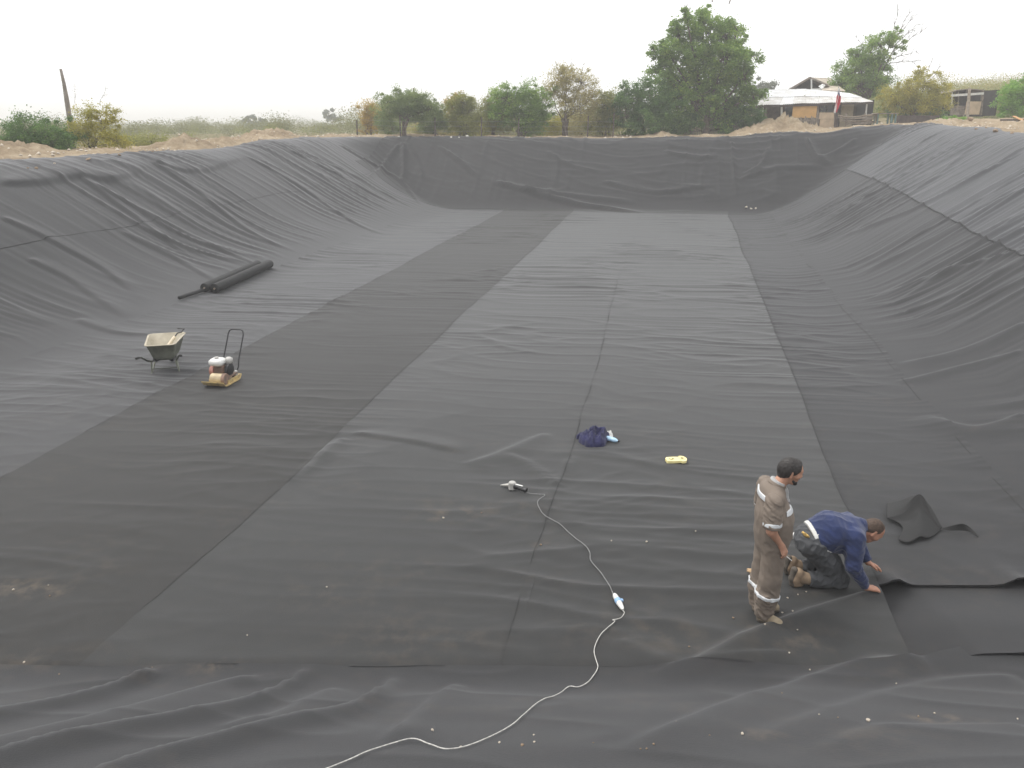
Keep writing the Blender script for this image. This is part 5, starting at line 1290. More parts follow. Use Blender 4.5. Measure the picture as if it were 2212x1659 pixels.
# folded offcut behind the kneeling man
M_offcut = simple('black_offcut', (0.009, 0.009, 0.0095), .75, var=.15, scale=4, sheen=.04, bump=.2, bscale=120)
def loft(curves, mat, name, parent, nu=28, nv=22, th=.006):
    C = [[np.array(hit(p[0], p[1], p[2] + .05 if len(p) > 2 else .05)) for p in c] for c in curves]
    def cr(P, t):
        P = np.array(P); k = t * (len(P) - 1); i = min(int(k), len(P) - 2); f = k - i
        p0, p1, p2, p3 = P[max(i-1, 0)], P[i], P[i+1], P[min(i+2, len(P)-1)]
        return .5 * (2*p1 + (p2-p0)*f + (2*p0-5*p1+4*p2-p3)*f*f + (3*p1-p0-3*p2+p3)*f**3)
    G = np.array([[cr([cr(c, i / (nu - 1)) for c in C], j / (nv - 1)) for j in range(nv)] for i in range(nu)])
    G[..., 2] = np.maximum(G[..., 2], surf(G[..., 0].ravel(), G[..., 1].ravel()).reshape(G.shape[:2]) + .006)
    me = mesh_np(name, G.reshape(-1, 3), grid_faces(nu, nv)); o = obj(name, me, parent, mat)
    md = o.modifiers.new('thick', 'SOLIDIFY'); md.thickness = th; md.offset = 0; return o
of = empty('fabric_offcut', (0, 0, 0), 0, 'crumpled black geotextile offcut standing up behind the kneeling man', 'fabric')
loft([[(1916,1087,.03),(1948,1080,.10),(1985,1070,.26),(2008,1092,.16),(2034,1138,.02)], [(1915,1105,.03),(1950,1095,.12),(1986,1068,.29),(2010,1100,.15),(2033,1141,.02)],
      [(1916,1120,.03),(1952,1106,.10),(1986,1070,.28),(2011,1112,.13),(2031,1143,.015)]], M_offcut, 'back_flap', of)
loft([[(1916,1120,.03),(1952,1106,.10),(1986,1070,.28),(2011,1112,.13),(2031,1143,.015)], [(1935,1126,.02),(1962,1122,.05),(1988,1098,.16),(2012,1122,.09),(2031,1144,.012)],
      [(1950,1140,.03),(1970,1132,.07),(1990,1118,.12),(2012,1130,.07),(2030,1145,.01)], [(1941,1166,.01),(1962,1172,.01),(1988,1160,.035),(2007,1162,.01),(2029,1146,.008)]], M_offcut, 'front_flap', of)
loft([[(2029,1143,.01),(2050,1137,.05),(2078,1131,.09),(2096,1140,.05),(2114,1158,.0)], [(2030,1145,.01),(2055,1146,.01),(2080,1146,.01),(2098,1150,.01),(2113,1160,.0)]], M_offcut, 'tail', of, 24, 8)

# pebbles and crumbs of earth
PEB = [(55,1444,7),(332,1463,3),(535,1380,4),(1502,1160,5),(1396,1184,6),(1320,1182,5),(1168,1186,6),(1583,1345,6),(1488,1408,5),(1703,1425,5),(1720,1378,4),(1747,1465,5),(1870,1586,12),(1600,1613,8),(1128,1630,9),(1079,1624,7),(1154,1622,6),(935,1602,8),(995,1634,8),(1153,1605,5),(1281,1626,4),(1382,1644,5),(1395,1644,5),(1410,1637,6),(1458,1593,4),(1530,1620,4),(1685,1530,4),(1980,1568,6),(2015,1560,5),(2195,1567,6),(1700,1303,5),(1722,1296,5),(1710,1336,5),(1688,1338,5),(1740,1290,4),(1650,1372,5),(1932,1500,4),(30,1278,7),(108,1290,5),(105,1268,4),(706,1275,5),(958,1125,6),(1040,1115,4),(130,1468,4),(1765,1575,4),(1805,1581,4)]
def peb_tag(px, py, w_):
    if (px, py) == (1870, 1586): return 'largest tan clod, lying alone near the bottom right', None
    if (px, py) == (1600, 1613): return 'white pebble beside a tan dirt streak near the bottom edge', None
    if (px, py) == (55, 1444): return 'tan pebble just above the near seam at the left edge', None
    if (px, py) == (1502, 1160): return 'lone pebble left of the standing man at shoulder height', None
    if px < 140: return 'tan crumb in the dusty patch at the left edge', 'crumbs at the left edge'
    if py > 1480 and px < 1300: return 'tan pebble beside the white cord near the bottom edge', 'pebbles by the white cord'
    if py > 1480 and px < 1600: return 'small pebble at the bottom edge right of the white cord', 'pebbles at the bottom edge'
    if py > 1480: return 'small pebble near the bottom right corner', 'pebbles at the bottom right'
    if px > 1560: return 'small pebble scattered round the standing man\'s feet', 'pebbles round the standing man'
    if px > 1130: return 'small pebble right of the grey cord', 'pebbles by the grey cord'
    return 'small pebble on the middle strip left of the cords', 'pebbles on the middle strip'
for px, py, w_ in PEB:
    p = hit(px, py); wd = w_ * (p[1] * .951 + (CAM_Z - p[2]) * .309) / FPX * .5
    o = obj('pebble', (ROCK, ROCKC, ROCK)[rnd.randrange(3)][rnd.randrange(6)]); o.scale = (wd, wd * rnd.uniform(.7, 1.1), wd)
    o.location = (p[0], p[1], float(surf(p[0:1], p[1:2])[0]) + wd * .4); o.rotation_euler = (0, 0, rnd.uniform(0, 6)); lb_, gp_ = peb_tag(px, py, w_); tag(o, lb_, 'pebble', gp_)
# ------------------------------------------------------------------ people: smooth implicit bodies turned into one skin each
class SDF:
    def __init__(s, lo, hi, h):
        s.lo = np.array(lo, float); s.h = h; s.n = np.ceil((np.array(hi) - s.lo) / h).astype(int) + 1
        s.ax = [s.lo[k] + h * np.arange(s.n[k]) for k in range(3)]
        s.D = np.full(s.n, 0.35, np.float32)
    def _sub(s, lo, hi, pad):
        sl = []
        for k in range(3):
            a = int(np.clip(np.floor((lo[k] - pad - s.lo[k]) / s.h), 0, s.n[k] - 1)); b = int(np.clip(np.ceil((hi[k] + pad - s.lo[k]) / s.h) + 1, a + 1, s.n[k])); sl.append(slice(a, b))
        g = np.meshgrid(*[s.ax[k][sl[k]] for k in range(3)], indexing='ij', sparse=True)
        return tuple(sl), g
    def add(s, d, sl, k):
        o = s.D[sl]; h = np.maximum(k - np.abs(o - d), 0) / k; s.D[sl] = np.minimum(o, d) - h * h * k * .25
    def cut(s, d, sl): s.D[sl] = np.maximum(s.D[sl], d)
    def cap(s, a, b, ra, rb=None, k=.03, sc=(1, 1, 1), fr=None, pad=.10):
        """tapered capsule; sc squashes space; fr = (origin, 3x3) puts a, b in a turned frame"""
        rb = ra if rb is None else rb; a = np.array(a, float); b = np.array(b, float); sc = np.array(sc, float); r = max(ra, rb)
        if fr is None: A, B = a, b
        else: A, B = fr[0] + fr[1] @ a, fr[0] + fr[1] @ b
        ex = r / sc.min(); sl, g = s._sub(np.minimum(A, B) - ex, np.maximum(A, B) + ex, pad)
        if fr is None: p = g
        else:
            q = [g[i] - fr[0][i] for i in range(3)]; p = [sum(fr[1][i, j] * q[i] for i in range(3)) for j in range(3)]
        aa = a * sc; d_ = (b - a) * sc; L2 = d_ @ d_ + 1e-12
        e = [p[i] * sc[i] - aa[i] for i in range(3)]
        t = np.clip((e[0] * d_[0] + e[1] * d_[1] + e[2] * d_[2]) / L2, 0, 1)
        d = np.sqrt((e[0] - t * d_[0]) ** 2 + (e[1] - t * d_[1]) ** 2 + (e[2] - t * d_[2]) ** 2) - (ra + (rb - ra) * t)
        s.add((d / sc.max()).astype(np.float32), sl, k); return s
    def chain(s, pts, rad, **kw):
        for i in range(len(pts) - 1): s.cap(pts[i], pts[i + 1], rad[i], rad[i + 1], **kw)
        return s
    def full(s): return np.meshgrid(*s.ax, indexing='ij', sparse=True)
    def plane(s, p, n):
        """keep the side the normal points away from"""
        g = s.full(); n = np.array(n, float); n /= np.linalg.norm(n)
        s.D = np.maximum(s.D, ((g[0] - p[0]) * n[0] + (g[1] - p[1]) * n[1] + (g[2] - p[2]) * n[2]).astype(np.float32)); return s
    def mesh(s, name):
        D = s.D; D[0] = D[-1] = .3; D[:, 0] = D[:, -1] = .3; D[:, :, 0] = D[:, :, -1] = .3
        ins = D < 0; nx, ny, nz = D.shape
        c = [ins[i:nx-1+i, j:ny-1+j, k:nz-1+k] for i in (0, 1) for j in (0, 1) for k in (0, 1)]
        cnt = sum(x.astype(np.int8) for x in c); act = (cnt > 0) & (cnt < 8)
        I, J, K = np.nonzero(act); idm = np.full(act.shape, -1, np.int64); idm[I, J, K] = np.arange(len(I))
        cor = [(i, j, k) for i in (0, 1) for j in (0, 1) for k in (0, 1)]
        val = {q: D[I + q[0], J + q[1], K + q[2]] for q in cor}
        acc = np.zeros((len(I), 3)); w = np.zeros(len(I))
        for a in cor:
            for ax in range(3):
                if a[ax]: continue
                b = list(a); b[ax] = 1; b = tuple(b); va, vb = val[a], val[b]; m = (va < 0) != (vb < 0)
                t = np.where(m, va / np.where(m, va - vb, 1), 0); p = np.tile(np.array(a, float), (len(I), 1)); p[:, ax] += t
                acc += np.where(m[:, None], p, 0); w += m
        V = s.lo + (np.stack([I, J, K], 1) + acc / w[:, None]) * s.h
        F = []
        for ax in range(3):
            u, v = (ax + 1) % 3, (ax + 2) % 3
            sl0 = [slice(None)] * 3; sl1 = [slice(None)] * 3; sl0[ax] = slice(0, -1); sl1[ax] = slice(1, None)
            A, B = ins[tuple(sl0)], ins[tuple(sl1)]; ed = np.stack(np.nonzero(A != B), 1); fl = A[tuple(ed.T)]
            ok = (ed[:, u] > 0) & (ed[:, v] > 0) & (ed[:, u] < D.shape[u] - 1) & (ed[:, v] < D.shape[v] - 1); ed, fl = ed[ok], fl[ok]
            def cid(du, dv):
                q = ed.copy(); q[:, u] -= du; q[:, v] -= dv; return idm[tuple(q.T)]
            Q = np.stack([cid(1, 1), cid(0, 1), cid(0, 0), cid(1, 0)], 1); Q[~fl] = Q[~fl][:, ::-1]; F.append(Q)
        F = np.concatenate(F); F = F[(F >= 0).all(1)]
        return mesh_np(name, V, F, True)

def rot_frame(o, yaw, pitch, roll=0):
    return (np.array(o, float), np.array(Matrix.Rotation(yaw, 3, 'Z') @ Matrix.Rotation(pitch, 3, 'Y') @ Matrix.Rotation(roll, 3, 'X')))

def head(S, fr, neck_to, bald=False):
    """skull, jaw, nose, brows, ears, lips and neck; frame x is forward"""
    S.cap((-.018, 0, .028), (.012, 0, .030), .098, .094, k=.02, sc=(1, 1.22, 1.0), fr=fr)
    S.cap((.028, 0, -.02), (.035, 0, -.065), .074, .052, k=.03, sc=(1, 1.12, 1), fr=fr)
    S.cap((.060, -.018, -.088), (.060, .018, -.088), .026, .026, k=.03, fr=fr)
    S.cap((.096, 0, .022), (.115, 0, -.018), .010, .0155, k=.014, fr=fr)
    S.cap((.110, -.012, -.022), (.110, .012, -.022), .009, .009, k=.012, fr=fr)
    S.cap((.088, -.040, .036), (.096, 0, .036), .011, .012, k=.02, fr=fr); S.cap((.088, .040, .036), (.096, 0, .036), .011, .012, k=.02, fr=fr)
    S.cap((.088, -.022, -.050), (.094, .022, -.050), .010, .010, k=.012, fr=fr); S.cap((.084, -.02, -.064), (.088, .02, -.064), .011, .011, k=.012, fr=fr)
    S.cap((.060, -.052, -.02), (.075, -.04, -.015), .024, .022, k=.03, fr=fr); S.cap((.060, .052, -.02), (.075, .04, -.015), .024, .022, k=.03, fr=fr)
    for s in (-1, 1):
        S.cap((-.012, .080 * s, .018), (-.004, .082 * s, -.034), .017, .012, k=.012, sc=(1, 1.5, 1), fr=fr)
    hb_ = fr[0] + fr[1] @ np.array((-.03, 0, -.06)); S.cap(tuple(hb_), neck_to, .058, .066, k=.04)

def hair_sdf(fr, infl, front, low, name, parent, mat, box=.16):
    c = fr[0]; S = SDF(c - box, c + box, .006)
    S.cap((-.018, 0, .030), (.012, 0, .032), .098 + infl, .094 + infl, k=.01, sc=(1, 1.22, 1.0), fr=fr)
    S.cap((-.045, 0, -.01), (-.045, 0, -.06), .070, .055, k=.04, sc=(1, 1.05, 1), fr=fr)
    for s in (-1, 1): S.cap((.022, .068 * s, .02), (.030, .066 * s, -.018), .018, .010, k=.02, fr=fr)      # sideburns
    g = S.full(); q = [g[i] - c[i] for i in range(3)]; p = [sum(fr[1][i, j] * q[i] for i in range(3)) for j in range(3)]
    line = front + .16 * np.clip(p[2], -.1, .2) * 0 - np.where(p[2] < .045, (0.045 - p[2]) * .95, 0)
    S.D = np.maximum(S.D, (p[0] - line).astype(np.float32))
    S.D = np.maximum(S.D, (low - p[2] - .55 * np.clip(-p[0], 0, .1)).astype(np.float32))
    S.D = S.D + .004 * noise2(p[0] * 90 + p[1] * 40, p[2] * 60 + p[1] * 70, 5).astype(np.float32)
    return obj(name, S.mesh(name), parent, mat)

def hand(S, wrist, fwd, nrm, thumb, curl=.5, spread=.06, size=1.0, k=.012):
    """palm and five fingers: fwd along the fingers, nrm out of the back of the hand, thumb = side the thumb leaves"""
    f = Vector(fwd).normalized(); n = Vector(nrm); n = (n - f * n.dot(f)).normalized(); t = Vector(thumb); t = (t - f * t.dot(f) - n * t.dot(n)).normalized(); w = Vector(wrist)
    z = size
    for o_ in (-.030, -.010, .012, .030):
        S.cap(w + t * (o_ * .55 * z), w + f * (.088 * z) + t * (o_ * z), .017 * z, .0145 * z, k=.02)
    L = [(.030, .068, .0090), (.010, .076, .0092), (-.011, .070, .0088), (-.030, .055, .0080)]
    for o_, ln, r in L:
        d = (f + t * (o_ * spread * 20) * .6).normalized(); a = w + f * (.088 * z) + t * (o_ * z)
        c1 = curl * .55; d1 = (d * math.cos(c1) - n * math.sin(c1)); b = a + d1 * (ln * .5 * z)
        c2 = curl * 1.3; d2 = (d * math.cos(c2) - n * math.sin(c2)); c = b + d2 * (ln * .32 * z)
        c3 = curl * 1.8; d3 = (d * math.cos(c3) - n * math.sin(c3)); e = c + d3 * (ln * .24 * z)
        S.chain([a, b, c, e], [r * z * 1.08, r * z, r * z * .95, r * z * .8], k=k, pad=.03)
    a = w + f * (.022 * z) + t * (.026 * z); b = a + (f * .55 + t * .75 - n * .25).normalized() * (.040 * z); c = b + (f * .85 + t * .35 - n * .3).normalized() * (.030 * z); e = c + (f * .95 + t * .1 - n * .3).normalized() * (.022 * z)
    S.chain([a, b, c, e], [.016 * z, .0125 * z, .0105 * z, .0085 * z], k=k, pad=.03)

def folds3(S, amp, fz, fxy, seed, zlo=-9, zhi=9, axis_=2):
    """cloth folds pushed into an implicit garment"""
    X, Y, Z = S.full(); A = (X, Y, Z)[axis_]
    o = [(X, Y, Z)[i] for i in range(3) if i != axis_]
    m = (np.abs(S.D) < .05)
    I = np.nonzero(m); x = S.ax[0][I[0]]; y = S.ax[1][I[1]]; z = S.ax[2][I[2]]; q = (x, y, z)
    a = q[axis_]; b, c = [q[i] for i in range(3) if i != axis_]
    n = ridged(noise2(a * fz + b * fxy, c * fxy * 1.3 + b * 2, seed), 2) + .6 * ridged(noise2(a * fz * 1.9 - c * fxy, b * fxy * 1.7, seed + 1), 2)
    w = sstep(zlo, zlo + .12, z) * (1 - sstep(zhi - .12, zhi, z))
    S.D[I] -= (amp * (n - .45) * w).astype(np.float32); return S

M_skin = simple('skin_tan', (0.46, 0.25, 0.17), .55, var=.12, scale=14)
M_skin2 = simple('skin_ruddy', (0.47, 0.24, 0.16), .55, var=.14, scale=14)
for m_ in (M_skin, M_skin2):
    b_ = [n for n in m_.node_tree.nodes if n.type == 'BSDF_PRINCIPLED'][0]; b_.inputs['Subsurface Weight'].default_value = .15; b_.inputs['Subsurface Radius'].default_value = (.012, .005, .003)
M_hair1 = simple('dark_hair', (0.012, 0.010, 0.009), .6, var=.5, scale=60, col2=(0.035, 0.03, 0.028))
M_hair2 = simple('short_brown_hair', (0.065, 0.04, 0.027), .7, var=.3, scale=60)
M_cover = simple('brown_coverall', (0.20, 0.163, 0.133), .9, var=.06, scale=5, bump=.15, bscale=140)
M_reflect = simple('reflective_band', (0.62, 0.64, 0.66), .4, var=.08, scale=20)
M_shirt = simple('grey_shirt', (0.42, 0.42, 0.42), .9, var=.15, scale=14)
M_fleece = simple('navy_fleece', (0.014, 0.026, 0.090), .95, var=.12, scale=6, sheen=.25, bump=.2, bscale=110)
M_trous = simple('charcoal_trousers', (0.065, 0.068, 0.074), .9, var=.18, scale=6, bump=.2, bscale=120)
M_suede = simple('tan_suede', (0.30, 0.245, 0.17), .9, var=.2, scale=12)
M_suede2 = simple('brown_boot', (0.27, 0.195, 0.13), .9, var=.25, scale=12)
M_sole = simple('shoe_sole', (0.10, 0.085, 0.07), .9, var=.2, scale=12)
M_undershirt = simple('white_undershirt', (0.62, 0.62, 0.60), .9, var=.08, scale=12)
M_eye = simple('dark_eye', (0.02, 0.015, 0.012), .3)

def sz(x, y): return float(surf(np.array([float(x)]), np.array([float(y)]))[0])
def place(o, name, mat, parent): return obj(name, o.mesh(name), parent, mat)

# ---- the standing man (local axes = world axes, origin between his feet)
MX, MY = 2.48, 6.76
man = empty('person', (MX, MY, sz(MX, MY) + .004), 0, 'man in brown short sleeved coverall standing and looking down to the right', 'person')
fr = rot_frame((.092, 0, 1.612), R(-2), R(16))
sR, eR_, wR = (-.118, -.205, 1.385), (-.112, -.245, 1.105), (.010, -.215, .935)
sLf, eLf, wLf = (-.075, .205, 1.385), (-.055, .245, 1.11), (.10, .215, .985)
hipR, knR, anR = (-.015, -.095, .90), (-.020, -.105, .50), (-.040, -.065, .10)
hipL, knL, anL = (-.015, .095, .90), (-.030, .110, .50), (-.030, .125, .10)
B = SDF((-.35, -.36, -.0), (.32, .36, 1.80), .0075)
B.cap((-.04, 0, 1.33), (-.01, 0, 1.05), .10, .12, k=.05, sc=(1, .66, 1)).cap((-.01, 0, 1.02), (-.01, 0, .92), .12, .12, k=.05, sc=(1, .8, 1))
B.cap((-.07, -.16, 1.40), (-.05, .16, 1.40), .055, .055, k=.06)
B.chain([sR, eR_, wR], [.052, .045, .031]).chain([sLf, eLf, wLf], [.052, .045, .031])
B.chain([hipR, knR, anR], [.085, .06, .042]).chain([hipL, knL, anL], [.085, .06, .042])
B.chain([anR, (.02, -.10, .045)], [.042, .035]).chain([anL, (.05, .125, .045)], [.042, .035])
head(B, fr, (-.035, 0, 1.43))
hand(B, wR, (.42, -.02, -.9), (.55, -.75, .25), (.8, .5, .35), curl=.75)
hand(B, wLf, (.75, -.1, -.65), (.4, .8, .3), (.5, -.6, .5), curl=.5)
place(B, 'body', M_skin, man)
hair_sdf(fr, .012, .066, -.035, 'hair', man, M_hair1)
S = SDF(fr[0] - .16, fr[0] + .16, .005)      # moustache and goatee
S.cap((.099, -.026, -.042), (.107, 0, -.038), .007, .008, k=.006, fr=fr).cap((.099, .026, -.042), (.107, 0, -.038), .007, .008, k=.006, fr=fr)
S.cap((.074, -.024, -.094), (.080, .024, -.094), .022, .022, k=.02, fr=fr).cap((.040, -.058, -.072), (.072, -.030, -.092), .012, .016, k=.02, fr=fr).cap((.040, .058, -.072), (.072, .030, -.092), .012, .016, k=.02, fr=fr)
place(S, 'beard', M_hair1, man)
for s_ in (-1, 1):
    p = fr[0] + fr[1] @ np.array((.093, .031 * s_, .013)); mb = MB(); mb.lathe([(0, -.009), (.008, -.006), (.010, 0), (.008, .006), (0, .009)], Matrix.Translation(p), 10, False); mb.build('eye', M_eye, man, True)

def coverall(C, q=0.0):
    C.cap((-.055, 0, 1.34), (-.02, 0, 1.16), .122 + q, .148 + q, k=.05, sc=(1, .66, 1)).cap((-.008, 0, 1.13), (-.008, 0, .99), .168 + q, .165 + q, k=.06, sc=(1, .76, 1)).cap((-.015, 0, .96), (-.02, 0, .88), .158 + q, .148 + q, k=.06, sc=(1, .78, 1))
    C.cap((-.075, -.165, 1.395), (-.055, .165, 1.395), .072 + q, .072 + q, k=.07).cap((-.05, 0, 1.42), (-.03, 0, 1.47), .105 + q, .082 + q, k=.05, sc=(1, .95, 1))
    C.chain([hipR, knR, (-.030, -.085, .30), (-.035, -.07, .12)], [.118, .100, .104, .082], k=.04).chain([hipL, knL, (-.035, .118, .30), (-.030, .125, .12)], [.118, .100, .104, .082], k=.04)
    C.cap((-.035, -.075, .17), (-.035, -.07, .09), .090, .080, k=.02).cap((-.03, .125, .17), (-.03, .125, .09), .09, .08, k=.02)
    C.cap((-.05, -.04, 1.2), (-.03, -.05, 1.05), .15 + q, .15 + q, k=.05, sc=(1, .8, 1))
C = SDF((-.37, -.40, .03), (.30, .40, 1.56), .0085)
coverall(C)
folds3(C, .016, 9, 9, 31, -.1, .50); folds3(C, .006, 5, 8, 33, .45, 1.42)
C.plane((0, 0, .055), (0, 0, -1)).plane((-.03, 0, 1.487), (.32, 0, .95))
place(C, 'coverall', M_cover, man)
def sleeve(name, a, b, r0, r1, out):
    Sv = SDF((-.37, -.40, 1.0), (.2, .40, 1.52), .008); Sv.chain([a, tuple(np.array(a) * .45 + np.array(b) * .55), b], [r0, (r0 + r1) / 2, r1], k=.02); folds3(Sv, .010, 14, 9, 41 + out)
    n_ = np.array(b) - np.array(a); q = np.array(b) + n_ / np.linalg.norm(n_) * .02; Sv.plane(q, n_)
    o = place(Sv, name, M_cover, man)
    Sb = SDF((-.37, -.40, 1.0), (.2, .40, 1.52), .007); Sb.chain([a, tuple(np.array(a) * .45 + np.array(b) * .55), b], [r0 + .006, (r0 + r1) / 2 + .006, r1 + .006], k=.02)
    u = n_ / np.linalg.norm(n_); Sb.plane(np.array(b) - u * .005, n_).plane(np.array(b) - u * .045, -n_); obj('reflective_band', Sb.mesh('reflective_band'), o, M_reflect); return o
sleeve('sleeve', (-.105, -.195, 1.385), (-.108, -.238, 1.150), .082, .083, -1)
sleeve('sleeve', (-.065, .195, 1.385), (-.055, .238, 1.150), .082, .083, 1)
for (cx, cy, cz, r) in ((-.030, -.088, .335, .121), (-.034, .117, .335, .121)):
    Sb = SDF((-.3, -.36, .2), (.25, .36, .5), .007); Sb.cap((cx, cy, .2), (cx, cy, .5), r, r, k=.01); folds3(Sb, .012, 9, 9, 31); Sb.plane((cx, cy, cz + .018), (.12, -.1, 1)).plane((cx, cy, cz - .018), (-.12, .1, -1)); place(Sb, 'knee_band', M_reflect, man)
Sb = SDF((-.1, -.34, 1.1), (.27, .34, 1.4), .006); coverall(Sb, .009); Sb.plane((0, 0, 1.285), (0, 0, 1)).plane((0, 0, 1.240), (0, 0, -1)).plane((.025, 0, 0), (-1, 0, 0)).plane((0, -.040, 0), (0, 1, 0)); place(Sb, 'pocket_band', M_reflect, man)
Sb = SDF((-.34, -.34, 1.2), (.1, .34, 1.55), .006); coverall(Sb, .009); Sb.plane((0, 0, 1.405), (0, 0, 1)).plane((0, 0, 1.355), (0, 0, -1)).plane((-.135, 0, 0), (1, 0, 0)); place(Sb, 'shoulder_band', M_reflect, man)
Sb = SDF((-.22, -.2, 1.36), (.18, .2, 1.58), .006); Sb.cap((-.045, 0, 1.44), (-.015, 0, 1.49), .100, .086, k=.02, sc=(1, .98, 1)); Sb.plane((-.03, 0, 1.508), (.42, 0, .9)).plane((-.03, 0, 1.470), (-.42, 0, -.9)); place(Sb, 'collar', M_cover, man)
Sb = SDF((-.22, -.2, 1.36), (.18, .2, 1.58), .006); Sb.cap((-.040, 0, 1.45), (-.010, 0, 1.52), .088, .074, k=.02); Sb.plane((-.03, 0, 1.530), (.42, 0, .9)).plane((-.03, 0, 1.49), (-.42, 0, -.9)); place(Sb, 'shirt_collar', M_shirt, man)
Sb = SDF((.0, -.12, 1.2), (.2, .12, 1.52), .006); Sb.cap((-.045, 0, 1.36), (-.015, 0, 1.24), .128, .148, k=.03, sc=(1, .66, 1)); Sb.cap((-.03, 0, 1.45), (-.02, 0, 1.40), .095, .11, k=.03); Sb.plane((0, .028, 0), (0, 1, 0)).plane((0, -.028, 0), (0, -1, 0)).plane((.04, 0, 0), (-1, 0, 0)).plane((0, 0, 1.30), (0, 0, -1)); place(Sb, 'shirt_front', M_shirt, man)
def shoe(parent, heel, toe, mat, zs=0.0):
    h_ = np.array((heel[0], heel[1], 0)); t_ = np.array((toe[0], toe[1], 0)); d = t_ - h_; yaw = math.atan2(d[1], d[0]); L_ = np.linalg.norm(d)
    f_ = rot_frame((heel[0], heel[1], zs), yaw, 0); lo = np.minimum(h_, t_) - .12; hi = np.maximum(h_, t_) + .12; lo[2] = zs - .02; hi[2] = zs + .2
    S = SDF(lo, hi, .006); S.cap((.045, 0, .05), (L_ - .05, 0, .040), .046, .040, k=.02, sc=(1, .95, 1), fr=f_).cap((.05, 0, .06), (.07, 0, .12), .046, .043, k=.03, fr=f_).cap((.09, 0, .075), (L_ - .08, 0, .050), .036, .034, k=.03, fr=f_)
    S.plane((0, 0, zs + .018), (0, 0, -1)); o = place(S, 'shoe', mat, parent)
    S2 = SDF(lo, hi, .006); S2.cap((.045, 0, .02), (L_ - .05, 0, .02), .050, .046, k=.02, sc=(1, .95, 1), fr=f_); S2.plane((0, 0, zs + .026), (0, 0, 1)).plane((0, 0, zs), (0, 0, -1)); obj('sole', S2.mesh('sole'), o, M_sole)
    mb = MB()
    for k_ in range(3):
        p = f_[0] + f_[1] @ np.array((.125 + .022 * k_, -.025, .108 - .011 * k_)); q = f_[0] + f_[1] @ np.array((.125 + .022 * k_, .025, .108 - .011 * k_)); mb.tube([p, q], .004, 5)
    mb.build('laces', M_suede2, o)
shoe(man, (-.085, -.030), (.130, -.195), M_suede); shoe(man, (-.090, .125), (.195, .110), M_suede)
wr = np.array(wR); cg = MB(); a_ = Vector(wr) + Vector((.050, -.02, -.125)) + Vector((MX, MY, sz(MX, MY))); cg.tube([a_, a_ + Vector((.045, -.01, -.035))], .004, 8); tag(cg.build('cigarette', M_tank), 'white cigarette held in the standing man\'s right hand', 'cigarette')

man.scale = (.968, .968, .968)

# ---- the kneeling man
KX, KY = 3.08, 7.42
kn = empty('person', (KX, KY, sz(KX + .3, KY) + .002), 0, 'man in navy fleece kneeling and pressing the sheet down with both hands', 'person')
fk = rot_frame((.655, -.01, .600), R(-4), R(52))
sR, eR_, wR = (.405, -.200, .615), (.390, -.270, .345), (.560, -.255, .080)
sLf, eLf, wLf = (.465, .200, .600), (.640, .250, .335), (.740, .145, .135)
hpR, kR, aR = (.055, -.095, .47), (.345, -.115, .085), (.000, -.115, .085)
hpL, kL, aL = (.060, .095, .47), (.375, .130, .085), (.020, .125, .085)
B = SDF((-.28, -.42, -.02), (1.02, .40, .84), .0075)
B.cap((.06, 0, .50), (.25, 0, .58), .11, .12, k=.05, sc=(1, .8, 1)).cap((.25, 0, .58), (.43, 0, .58), .12, .105, k=.05, sc=(1, .75, 1))
B.cap((.43, -.15, .60), (.47, .15, .60), .06, .06, k=.06)
B.chain([sR, eR_, wR], [.052, .045, .032]).chain([sLf, eLf, wLf], [.052, .045, .032])
B.chain([hpR, kR, aR, (-.10, -.115, .13)], [.09, .06, .042, .035]).chain([hpL, kL, aL, (-.08, .125, .13)], [.09, .06, .042, .035])
head(B, fk, (.50, 0, .63))
hand(B, wR, (.95, .12, -.22), (.05, -.15, .98), (.1, .95, .1), curl=.22, spread=.07, size=1.05)
hand(B, wLf, (.86, -.10, -.38), (.25, .2, .9), (.1, -.95, -.1), curl=.42, spread=.07, size=1.05)
place(B, 'body', M_skin2, kn)
hair_sdf(fk, .006, .030, -.030, 'hair', kn, M_hair2)
for s_ in (-1, 1):
    p = fk[0] + fk[1] @ np.array((.093, .031 * s_, .013)); mb = MB(); mb.lathe([(0, -.009), (.008, -.006), (.010, 0), (.008, .006), (0, .009)], Matrix.Translation(p), 10, False); mb.build('eye', M_eye, kn, True)
Fz = SDF((-.12, -.42, .02), (.86, .42, .86), .0085)
Fz.cap((.06, 0, .535), (.24, 0, .600), .155, .172, k=.06, sc=(1, .78, 1)).cap((.24, 0, .600), (.42, 0, .600), .172, .140, k=.06, sc=(1, .75, 1)).cap((.42, -.16, .615), (.46, .16, .61), .085, .085, k=.07)
Fz.cap((.20, 0, .50), (.32, 0, .50), .14, .13, k=.06, sc=(1, .72, 1))
Fz.cap((.46, 0, .63), (.535, 0, .645), .088, .078, k=.04)
Fz.chain([sR, tuple((np.array(sR) + eR_) / 2), eR_], [.088, .080, .072], k=.05).chain([eR_, wR], [.072, .046], k=.03)
Fz.chain([sLf, eLf], [.084, .068], k=.05).chain([eLf, wLf], [.068, .044], k=.03)
folds3(Fz, .010, 8, 6, 51); folds3(Fz, .008, 16, 10, 53, .05, .45)
fkp = fk[0]; Fz.plane((.075, 0, .50), (-.92, 0, -.30)); 
u = np.array(wR) - np.array(eR_); u /= np.linalg.norm(u)
X_, Y_, Z_ = Fz.full()
dcut = ((X_ - (wR[0] - .01)) * u[0] + (Y_ - wR[1]) * u[1] + (Z_ - (wR[2] + .012)) * u[2]); near_ = (Y_ < -.08) & (Z_ < .3); Fz.D = np.where(near_, np.maximum(Fz.D, dcut), Fz.D).astype(np.float32)
u = np.array(wLf) - np.array(eLf); u /= np.linalg.norm(u)
